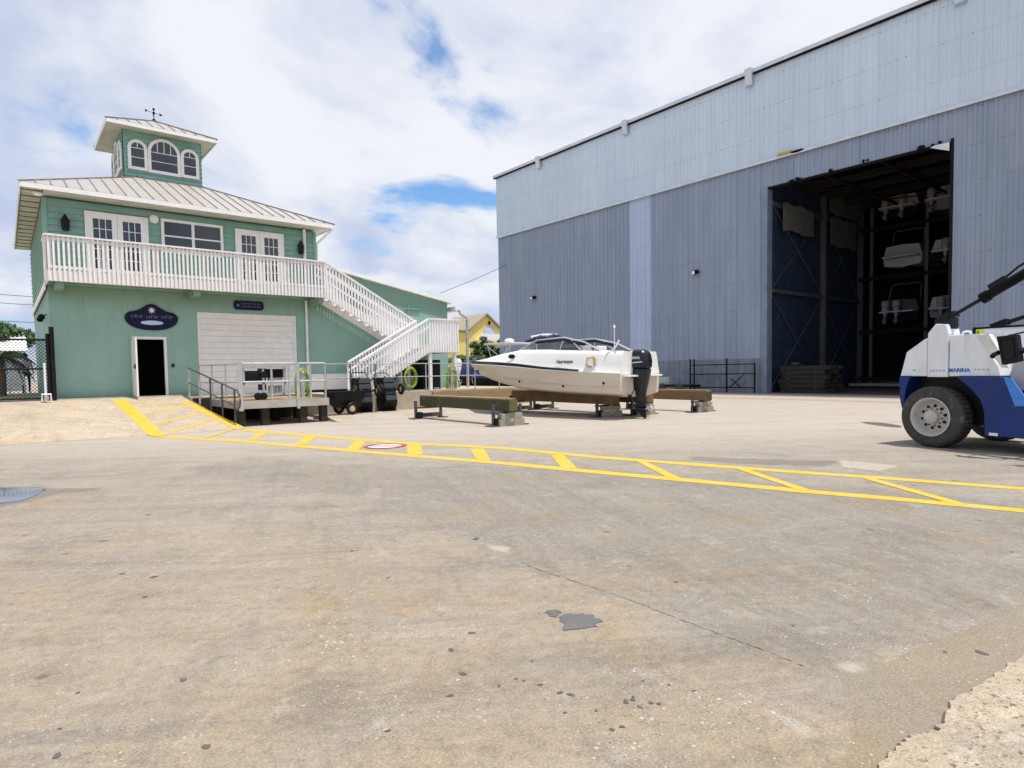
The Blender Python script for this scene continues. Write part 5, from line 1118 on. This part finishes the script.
# blue chassis
def arc(cx, cz, r, a0, a1, n=10): return [(cx+r*math.cos(math.radians(a0+(a1-a0)*i/n)), cz+r*math.sin(math.radians(a0+(a1-a0)*i/n))) for i in range(n+1)]
mb = MB(); mb.prism([(.3, 1.345), (1.06, 1.345), (1.24, .84), (3.3, .8), (3.3, .28), (.79, .3)]+[(.77, .74), (.7, .95), (.55, 1.13), (.42, 1.25)], 'y', .1, .6); CH = mb.build('chassis', M_blue, FKL, bevel=.012)
mb = MB(); mb.prism([(-.79, 1.345), (-.58, 1.345), (-.66, 1.1), (-.7, .74), (-.73, .72), (-.77, .9)], 'y', .12, .5); mb.prism([(-.79, 1.345), (-.45, 1.345), (-.56, 1.1), (-.66, .72), (-.72, .72), (-.77, .9)], 'y', 2.0, 2.35); mb.box(-.775, -.7, .5, 2.0, .72, 1.34); mb.build('rear_bumper', M_blue, CH)
mb = MB(); mb.prism([(1.09, 1.34), (1.2, 1.34), (1.5, .86), (1.27, .85)], 'y', .06, .098); mb.build('step_plate', M_ltblue, CH)
mb = MB(); mb.box(.86, 1.0, .094, .0985, .31, .36); mb.build('decal', M_white, CH)
mb = MB(); mb.box(-.69, 3.2, .45, 1.95, .45, 1.34); mb.box(-.2, .2, .3, 2.2, .48, .66); mb.build('axle', M_black, FKL)
def wheel(cx, cy, r, w, parent, flip=False):
    s = -1 if flip else 1
    mb = MB(); mb.lathe([(r*.60, 0), (r*.66, -.0), (r*.8, -.02), (r*.93, .0), (r*.985, .03), (r, .08), (r, w-.08), (r*.985, w-.03), (r*.93, w), (r*.6, w)], (cx, cy, r), 'y', 64); wo_ = mb.build('wheel', M_tyre, parent, smooth=True)
    mb = MB()
    for k in range(40):
        a = 2*math.pi*k/40; c, sn = math.cos(a), math.sin(a); mb.beam((cx+r*.995*c, cy+.05, r+r*.995*sn), (cx+r*.995*c, cy+w-.05, r+r*.995*sn), .018, .012)
    mb.build('tread', M_rack, wo_)
    mb = MB(); mb.lathe([(r*.6, .01), (r*.635, -.018), (r*.60, -.022), (r*.56, .0), (r*.53, .09), (r*.46, .13), (r*.3, .10), (r*.22, .09), (r*.21, -.01), (r*.17, -.03), (0, -.035)], (cx, cy, r), 'y', 48); mb.build('rim', M_rim, wo_, smooth=True)
    mb = MB()
    for k in range(10):
        a = 2*math.pi*k/10+.2; mb.lathe([(0, -.012), (.028, -.012), (.033, .02)], (cx+r*.36*math.cos(a), cy+.105, r+r*.36*math.sin(a)), 'y', 8)
    mb.build('rim_hole', M_black, wo_)
    mb = MB()
    for k in range(10):
        a = 2*math.pi*k/10+.5; mb.lathe([(0, -.03), (.013, -.03), (.013, .01)], (cx+r*.29*math.cos(a), cy+.1, r+r*.29*math.sin(a)), 'y', 6)
    mb.build('lug_nut', M_black, wo_)
    return wo_
wheel(-.1, .0, .585, .38, FKL); wheel(-.1, 2.1, .585, .38, FKL); wheel(2.55, .62, .75, .4, FKL)
# work lamp / mirror box
mb = MB(); mb.prism([(1.21, 2.04), (1.5, 2.06), (1.56, 1.62), (1.3, 1.56)], 'y', -.42, -.28); mb.prism([(1.27, 1.99), (1.46, 2.0), (1.5, 1.68), (1.33, 1.64)], 'y', -.43, -.421); mb.build('mirror', M_black, FKL, bevel=.015)
mb = MB(); mb.tube([(1.5, -.35, 1.8), (1.75, -.2, 1.78), (1.9, .6, 1.8)], .05, 8); mb.tube([(1.22, -.35, 1.77), (1.12, -.3, 1.74), (1.08, -.28, 1.7)], .04, 8); mb.tube([(1.33, -.3, 2.05), (1.33, .78, 2.2)], .015, 6); mb.build('mirror_arm', M_black, FKL, smooth=True)
# hydraulic cylinders from the rear posts up to the mast
def cyl(y, x0, z0_, x1, z1_, x2, z2_):
    mb = MB(); a = Vector((x0, y, z0_)); b = Vector((x1, y, z1_)); c = Vector((x2, y, z2_)); d = (c-a).normalized()
    mb.tube([b-d*.02, b+d*.1], .105, 14); mb.tube([b+d*.08, c], .085, 14); o_ = mb.build('hydraulic_cylinder', M_blackm, FKL, smooth=True)
    mb = MB(); mb.tube([a, b], .036, 10); mb.lathe([(0, -.09), (.1, -.09), (.1, .09), (0, .09)], a, 'y', 14); mb.beam(a-d*.1, a+d*.22, .14, .12); mb.box(x0-.14, x0+.16, y-.12, y+.12, z0_-.2, z0_+.02); mb.build('piston_rod', M_black, o_, smooth=False)
    mb = MB(); e = b+d*.12+Vector((0, 0, .12)); mb.beam(e, e+d*.3, .1, .09); mb.tube([e+d*.3+Vector((0, 0, .02)), e+d*.5+Vector((0, 0, .07)), c+Vector((0, 0, .13))], .02, 6); mb.tube([e+d*.3+Vector((0, .03, -.03)), c+Vector((0, .03, .1))], .016, 6); mb.build('hydraulic_hose', M_black, o_, smooth=True)
cyl(.4, -.08, 2.44, .56, 2.78, 3.1, 4.15); 
mb = MB(); a = Vector((.3, 1.5, 2.34)); mb.tube([a, a+Vector((1.2, 0, .36))], .04, 8); mb.tube([a+Vector((1.2, 0, .36)), a+Vector((3., 0, .95))], .08, 10); mb.beam(a-Vector((.15, 0, .05)), a+Vector((.12, 0, .05)), .14, .12); mb.build('hydraulic_cylinder', M_blackm, FKL, smooth=True)
mb = MB(); [mb.box(3.3, 3.55, y, y+.16, .3, 7.5) for y in (.4, 1.9)]; [mb.box(3.34, 3.5, .57, 1.89, z, z+.2) for z in (1.0, 3.4, 6.8)]; mb.build('mast', M_blackm, FKL)

# ------------------------------------------------------------------ chain link gate and what lies behind it
GT = thing('chain_link_gate', 'black chain link gate fixed beside the green building corner', 'gate', (-1.2, 23.95, .9)); gy = 23.9
mb = MB(); mb.tube([(1.2, gy, .9), (1.2, gy, 3.16)], .065, 10); mb.tube([(1.09, gy, .9), (1.09, gy, 2.95)], .045, 8); mb.build('post', M_black, GT, smooth=True)
mb = MB()
for z in (2.76, 1.88, .98): mb.tube([(-4.6, gy, z), (1.1, gy, z)], .03, 8)
mb.build('rail', M_black, GT, smooth=True)
mb = MB(); zA, zB = 1.0, 2.74; hgt = zB-zA; k = -4.6-hgt
while k < 1.1:
    for sg in (1, -1):
        xa, xb = (k, k+hgt) if sg > 0 else (k+hgt, k); za, zb = zA, zB
        # clip to [-4.6,1.08]
        pts = [(xa, za), (xb, zb)]
        def clip(pts, lo, hi):
            (x0, z0_), (x1, z1_) = pts; out = []
            for (x, z) in pts:
                xc = min(max(x, lo), hi); zc = z0_+(z1_-z0_)*(xc-x0)/(x1-x0); out.append((xc, zc))
            return out
        if max(xa, xb) > -4.6 and min(xa, xb) < 1.06:
            p_, q_ = clip(pts, -4.6, 1.06); mb.beam((p_[0], gy, p_[1]), (q_[0], gy, q_[1]), .016, .012)
    k += .1
mb.build('wire_mesh', M_blackm, GT)
mb = MB(); mb.tube([(.98, 23.7, .9), (.98, 23.7, 2.05)], .03, 8); o_ = tag(mb.build('marker_pole', M_white), 'slim white pole standing against the chain link gate post', 'pole')
t = thing('valve_box', 'small white pipe valve frame on the ground at the gate post', 'valve', (1.0, 23.6, .9)); mb = MB(); mb.tube([(.88, 23.6, .9), (.88, 23.6, 1.1), (1.1, 23.6, 1.1), (1.1, 23.6, .9)], .03, 8); mb.build('pipe', M_white, t, smooth=True); mb = MB(); mb.box(.93, 1.05, 23.56, 23.64, .94, 1.04); mb.build('valve', M_greyp, t)
# pale house behind the gate
t = thing('pale_house', 'light blue house with white roof behind the chain link gate', 'house', (-2, 44, .9))
a = at(-10, 358, y=44); b = at(27, 358, y=44)
mb = MB(); mb.box(-9, 1.0, 44, 50, .9, 3.1); mb.build('wall', paint('pale_blue_wall', (.4, .5, .62), .8), t)
mb = MB(); mb.prism([(43.4, 3.1), (47, 4.4), (50.6, 3.1)], 'x', -9.4, 1.1); mb.build('roof', M_white, t)
mb = MB(); mb.box(-.75, .05, 43.95, 43.997, .95, 2.6); mb.build('window', M_glass, t)
t = thing('plastic_chair', 'white plastic garden chair behind the chain link gate', 'chair', (-.35, 34, .9)); x, y, z = -.35, 34, .9; x = at(17, 380, y=34).x
mb = MB(); mb.box(x-.27, x+.27, y-.25, y+.25, z+.4, z+.45); mb.build('seat', M_white, t); mb = MB(); mb.box(x-.25, x+.25, y+.22, y+.27, z+.45, z+.9); mb.build('backrest', M_white, t)
for sx in (-.25, .25):
    for sy in (-.22, .24): mb = MB(); mb.box(x+sx-.025, x+sx+.025, y+sy-.02, y+sy+.02, z, z+.4); mb.build('leg', M_white, t)
    mb = MB(); mb.box(x+sx-.03, x+sx+.03, y-.25, y+.25, z+.62, z+.66); mb.build('armrest', M_white, t)
# person behind the gate
def person(loc, rz, label):
    x, y, z = loc; t = thing('person', label, 'person', loc, rz, local=True)
    V = [(0, 0, .95), (0, 0, 1.15), (0, 0, 1.38), (0, 0, 1.5), (0, .01, 1.62), (0, .0, 1.72), (.1, 0, .9), (.12, .02, .5), (.12, -.02, .08), (.13, .12, .04), (-.1, 0, .9), (-.12, -.02, .5), (-.12, -.05, .08), (-.13, .09, .04), (.19, 0, 1.4), (.25, .04, 1.12), (.24, .16, .9), (-.19, 0, 1.4), (-.26, .0, 1.12), (-.26, .08, .87)]
    R_ = [.15, .14, .15, .06, .085, .1, .09, .065, .045, .035, .09, .065, .045, .035, .06, .042, .03, .06, .042, .03]
    Ed = [(0, 1), (1, 2), (2, 3), (3, 4), (4, 5), (0, 6), (6, 7), (7, 8), (8, 9), (0, 10), (10, 11), (11, 12), (12, 13), (2, 14), (14, 15), (15, 16), (2, 17), (17, 18), (18, 19)]
    me = bpy.data.meshes.new('body'); me.from_pydata(V, Ed, []); o = bpy.data.objects.new('body', me); C.objects.link(o); o.parent = t
    m = o.modifiers.new('s', 'SKIN'); 
    for i, v in enumerate(me.skin_vertices[0].data): v.radius = (R_[i], R_[i]*.85); v.use_root = (i == 0)
    m2 = o.modifiers.new('u', 'SUBSURF'); m2.levels = 2; m2.render_levels = 2
    dg = bpy.context.evaluated_depsgraph_get(); m3 = bpy.data.meshes.new_from_object(o.evaluated_get(dg)); o.modifiers.clear(); o.data = m3
    shirt = paint('lavender_shirt', (.5, .36, .5), .8); trous = paint('dark_trousers', (.03, .025, .035), .8)
    m3.materials.clear(); [m3.materials.append(k) for k in (shirt, trous, M_skin)]
    for p in m3.polygons:
        c = p.center; p.material_index = 1 if c.z < .98 and abs(c.x) < .2 else (2 if c.z > 1.5 or (abs(c.x) > .21 and c.z < 1.15) else 0); p.use_smooth = True
    mb = MB(); mb.ball((0, -.02, 1.73), (.11, .12, .1), 10); o2 = mb.build('hair', M_blackm, t, smooth=True); return t
pp = at(26, 376, y=36); person((pp.x, 36, .9), math.radians(190), 'person in lavender shirt and dark trousers behind the chain link gate')
# vegetation
def foliage(mb, c, r, n, s, seed=0):
    rr = random.Random(seed); c = Vector(c); cl = [(Vector((rr.gauss(0, .45), rr.gauss(0, .45), rr.gauss(0, .4))), rr.uniform(.3, .55)) for _ in range(12)]
    for _ in range(n):
        cc_, cr = cl[rr.randrange(12)]; d = Vector((rr.gauss(0, 1), rr.gauss(0, 1), rr.gauss(0, 1))).normalized()*cr*rr.uniform(.5, 1)
        p = cc_+d; p = c+Vector((p.x*r[0], p.y*r[1], p.z*r[2])); a = Vector((rr.gauss(0, 1), rr.gauss(0, 1), rr.gauss(0, 1))).normalized(); b = a.orthogonal().normalized(); q = s*rr.uniform(.6, 1.3)
        mb.add([p-a*q, p+b*q*.5, p+a*q, p-b*q*.5], [(0, 1, 2, 3)])
def bush(c, r, n, s, label, seed, name='bush', trunk=None):
    t = thing(name, label, 'tree' if trunk else 'bush', (c[0], c[1], 0), group=None); mb = MB(); foliage(mb, c, r, n*3, s, seed); mb.build('crown' if trunk else 'foliage', M_leaf, t)
    mb = MB(); mb.tube([(c[0], c[1], 0), (c[0]+.1, c[1], c[2]*.6), (c[0], c[1], c[2])], [.18, .13, .06] if trunk else [.12, .1, .05], 7); mb.build('trunk' if trunk else 'stem', M_bark, t); return t
def palm(loc, h, label, seed, nf=13, L_=1.7):
    rr = random.Random(seed); x, y, z = loc; t = thing('palm_tree', label, 'palm tree', loc)
    mb = MB(); mb.tube([(x, y, z), (x+.05, y, z+h*.5), (x, y, z+h)], [.17, .13, .11], 9); mb.build('trunk', M_bark, t); mb = MB()
    for k in range(nf):
        a = 2*math.pi*k/nf+rr.uniform(-.2, .2); up = rr.uniform(.1, 1.0); d = Vector((math.cos(a), math.sin(a), 0)); pr_ = None
        for i in range(11):
            s = i/10; p = Vector((x, y, z+h))+d*L_*s+Vector((0, 0, L_*(up*s-1.1*s*s)))
            if pr_ is not None:
                mb.beam(pr_, p, .03, .015); side_ = d.cross(Vector((0, 0, 1)))
                for sg in (-1, 1):
                    w = .55*math.sin(math.pi*min(1, s*.9+.08)); e = p+side_*sg*w*.8+d*.2*w-Vector((0, 0, w*.5)); mb.add([p, p+d*.08, e], [(0, 1, 2)]); q = (p+pr_)/2; e = q+side_*sg*w*.8+d*.2*w-Vector((0, 0, w*.45)); mb.add([q, q+d*.08, e], [(0, 1, 2)])
            pr_ = p
    mb.build('frond', M_palm, t); return t
p = at(1, 380, y=32); palm((p.x, 32, .9), 1.55, 'low palm with drooping fronds behind the chain link gate', 5, 12, 1.15)
p = at(-4, 342, y=46); bush((p.x, 46.5, 4.0), (2.2, 2., 1.), 1500, .16, 'leafy green tree top showing above the gate rail', 3, 'tree', True)
# yellow house
hy = 78.; t = thing('yellow_house', 'yellow gabled house with small white balcony seen beyond the stairs', 'house', (60, hy, 0)); a = at(486, 315.5, y=hy); l = at(455, 333.5, y=hy); r = at(500, 326.5, y=hy)
mb = MB(); sl = (a.z-at(468, 332, y=hy).z)/(a.x-at(468, 332, y=hy).x); xr = a.x+(a.x-at(468, 332, y=hy).x)+.3; zr = a.z-sl*(xr-a.x); xl2 = at(468, 332, y=hy)
mb.prism([(l.x, 0), (xr, 0), (xr, zr), (a.x, a.z), (xl2.x, xl2.z), (l.x, xl2.z)], 'y', hy, hy+9); mb.build('wall', M_yhouse, t)
mb = MB()
for p_, q_ in (((xl2.x-.3, xl2.z), (a.x, a.z+.15)), ((a.x, a.z+.15), (xr+.4, zr-.2)), ((l.x-.5, xl2.z+.05), (xl2.x+.2, xl2.z+.08))):
    mb.prism([(p_[0], p_[1]), (q_[0], q_[1]), (q_[0], q_[1]+.22), (p_[0], p_[1]+.22)], 'y', hy-.4, hy+9.3)
mb.build('roof', paint('house_roof', (.35, .3, .22), .8), t)
mb = MB(); wa, wb = at(484, 327, y=hy), at(494, 340, y=hy); mb.box(wa.x, wb.x, hy-.08, hy-.01, wb.z, wa.z); mb.build('window', paint('pale_window', (.5, .6, .8), .3), t)
mb = MB(); wa, wb = at(475, 336, y=hy), at(500, 341.5, y=hy); mb.box(wa.x, wb.x, hy-1.5, hy-.1, wb.z, wb.z+.12); mb.box(wa.x, wb.x, hy-1.5, hy-1.45, wb.z+.12, wa.z+.3); mb.build('balcony', M_white, t)
mb = MB(); wa = at(489, 323, y=hy); mb.ball((wa.x, hy-.1, wa.z), (.25, .1, .3), 8); mb.build('gable_vent', M_blackm, t)
for i, (u, v, rx, rz_, n, lab) in enumerate(((489, 354, 1.7, 1.3, 1500, 'dense dark green bush right below the yellow house balcony'), (472, 361, 1.6, .45, 700, 'low dark hedge clump in front of the yellow house wall'), (481, 350, 1.1, .8, 600, 'brownish green shrub beside the bush below the yellow house'), (459, 360, 1.4, .5, 600, 'low shrub left of the grey downpipe before the yellow house'))):
    p = at(u, v, y=52); bush((p.x, 52, p.z), (rx, 1.5, rz_), n, .14, lab, 20+i)
# low white wall / pale yard wall behind
mb = MB(); a = at(455, 366, y=50); mb.box(24, 44, 50, 50.2, 0, 2.1); tag(mb.build('yard_wall', paint('pale_wall', (.6, .56, .5), .8)), 'long pale masonry wall in front of the yellow house', 'wall')
# overhead wires
def wire(p, q, sag, label):
    p = Vector(p); q = Vector(q); mb = MB(); mb.tube([p.lerp(q, i/20)-Vector((0, 0, sag*4*(i/20)*(1-i/20))) for i in range(21)], .02, 5); tag(mb.build('overhead_wire', M_blackm, loc=tuple(p)), label, 'wire', None)
a = at(440, 293, y=45); b = at(560, 236, y=45); wire(a, b, .3, 'thin dark overhead wire slanting up behind the hangar corner')
for i, (v0, v1, lab) in enumerate(((292, 296, 'uppermost of the three overhead wires at the left edge'), (301, 304, 'middle one of the three overhead wires at the left edge'), (320, 321, 'lowest of the three overhead wires at the left edge'))):
    a = at(-60, v0-4, y=60); b = at(60, v1+2, y=60); wire(a, b, .1, lab)

# ------------------------------------------------------------------ light and sky
w = bpy.data.worlds.new('World'); SC.world = w; w.use_nodes = True; nt = w.node_tree; nt.nodes.clear()
out = nt.nodes.new('ShaderNodeOutputWorld'); bg = nt.nodes.new('ShaderNodeBackground'); nt.links.new(bg.outputs[0], out.inputs[0])
EL = math.radians(74); sv = Vector((.55*math.cos(EL), -.835*math.cos(EL), math.sin(EL))).normalized()
sky = nt.nodes.new('ShaderNodeTexSky'); sky.sky_type = 'NISHITA'; sky.sun_disc = False; sky.sun_elevation = EL; sky.sun_rotation = math.atan2(sv.x, sv.y)
tc = nt.nodes.new('ShaderNodeTexCoord'); sp = nt.nodes.new('ShaderNodeSeparateXYZ'); nt.links.new(tc.outputs['Generated'], sp.inputs[0])
zz = math_(nt, 'ADD', math_(nt, 'MAXIMUM', sp.outputs[2], 0.), .35)
cb = nt.nodes.new('ShaderNodeCombineXYZ'); nt.links.new(math_(nt, 'DIVIDE', sp.outputs[0], zz), cb.inputs[0]); nt.links.new(math_(nt, 'DIVIDE', sp.outputs[1], zz), cb.inputs[1])
SKYOFF = (15.47, 3.25, 0)
mp = nt.nodes.new('ShaderNodeMapping'); mp.inputs['Location'].default_value = SKYOFF; nt.links.new(cb.outputs[0], mp.inputs[0]); cv = mp.outputs[0]
n1 = noise(nt, cv, 2.3, 9, .56, .35); n2 = noise(nt, cv, .9, 5, .5, .2); n3 = noise(nt, cv, 1.9, 8, .55, .4)
cov = ramp(nt, math_(nt, 'ADD', math_(nt, 'MULTIPLY', n1, .6), math_(nt, 'MULTIPLY', n2, .5)), .442, .535)
skyc = mixc(nt, 1., sky.outputs[0], (.12, .165, .2), 'MULTIPLY')
cl = mixc(nt, ramp(nt, n3, .33, .6), (.58, .66, .87), (.97, .99, 1.04))
c = mixc(nt, math_(nt, 'MULTIPLY', cov, .97), skyc, cl)
nt.links.new(c, bg.inputs[0]); bg.inputs[1].default_value = .93
sun = bpy.data.lights.new('sun', 'SUN'); sun.energy = 4.5; sun.angle = math.radians(.8); sun.color = (1, .96, .9); so = bpy.data.objects.new('sun', sun); C.objects.link(so); so.rotation_euler = sv.to_track_quat('Z', 'Y').to_euler(); so.location = (0, 0, 60)
SC.view_settings.view_transform = 'Standard'; SC.view_settings.look = 'None'; SC.view_settings.exposure = 0; SC.view_settings.gamma = 1
for o in list(bpy.data.objects):
    for k in ('_local', '_x'):
        if k in o: del o[k]
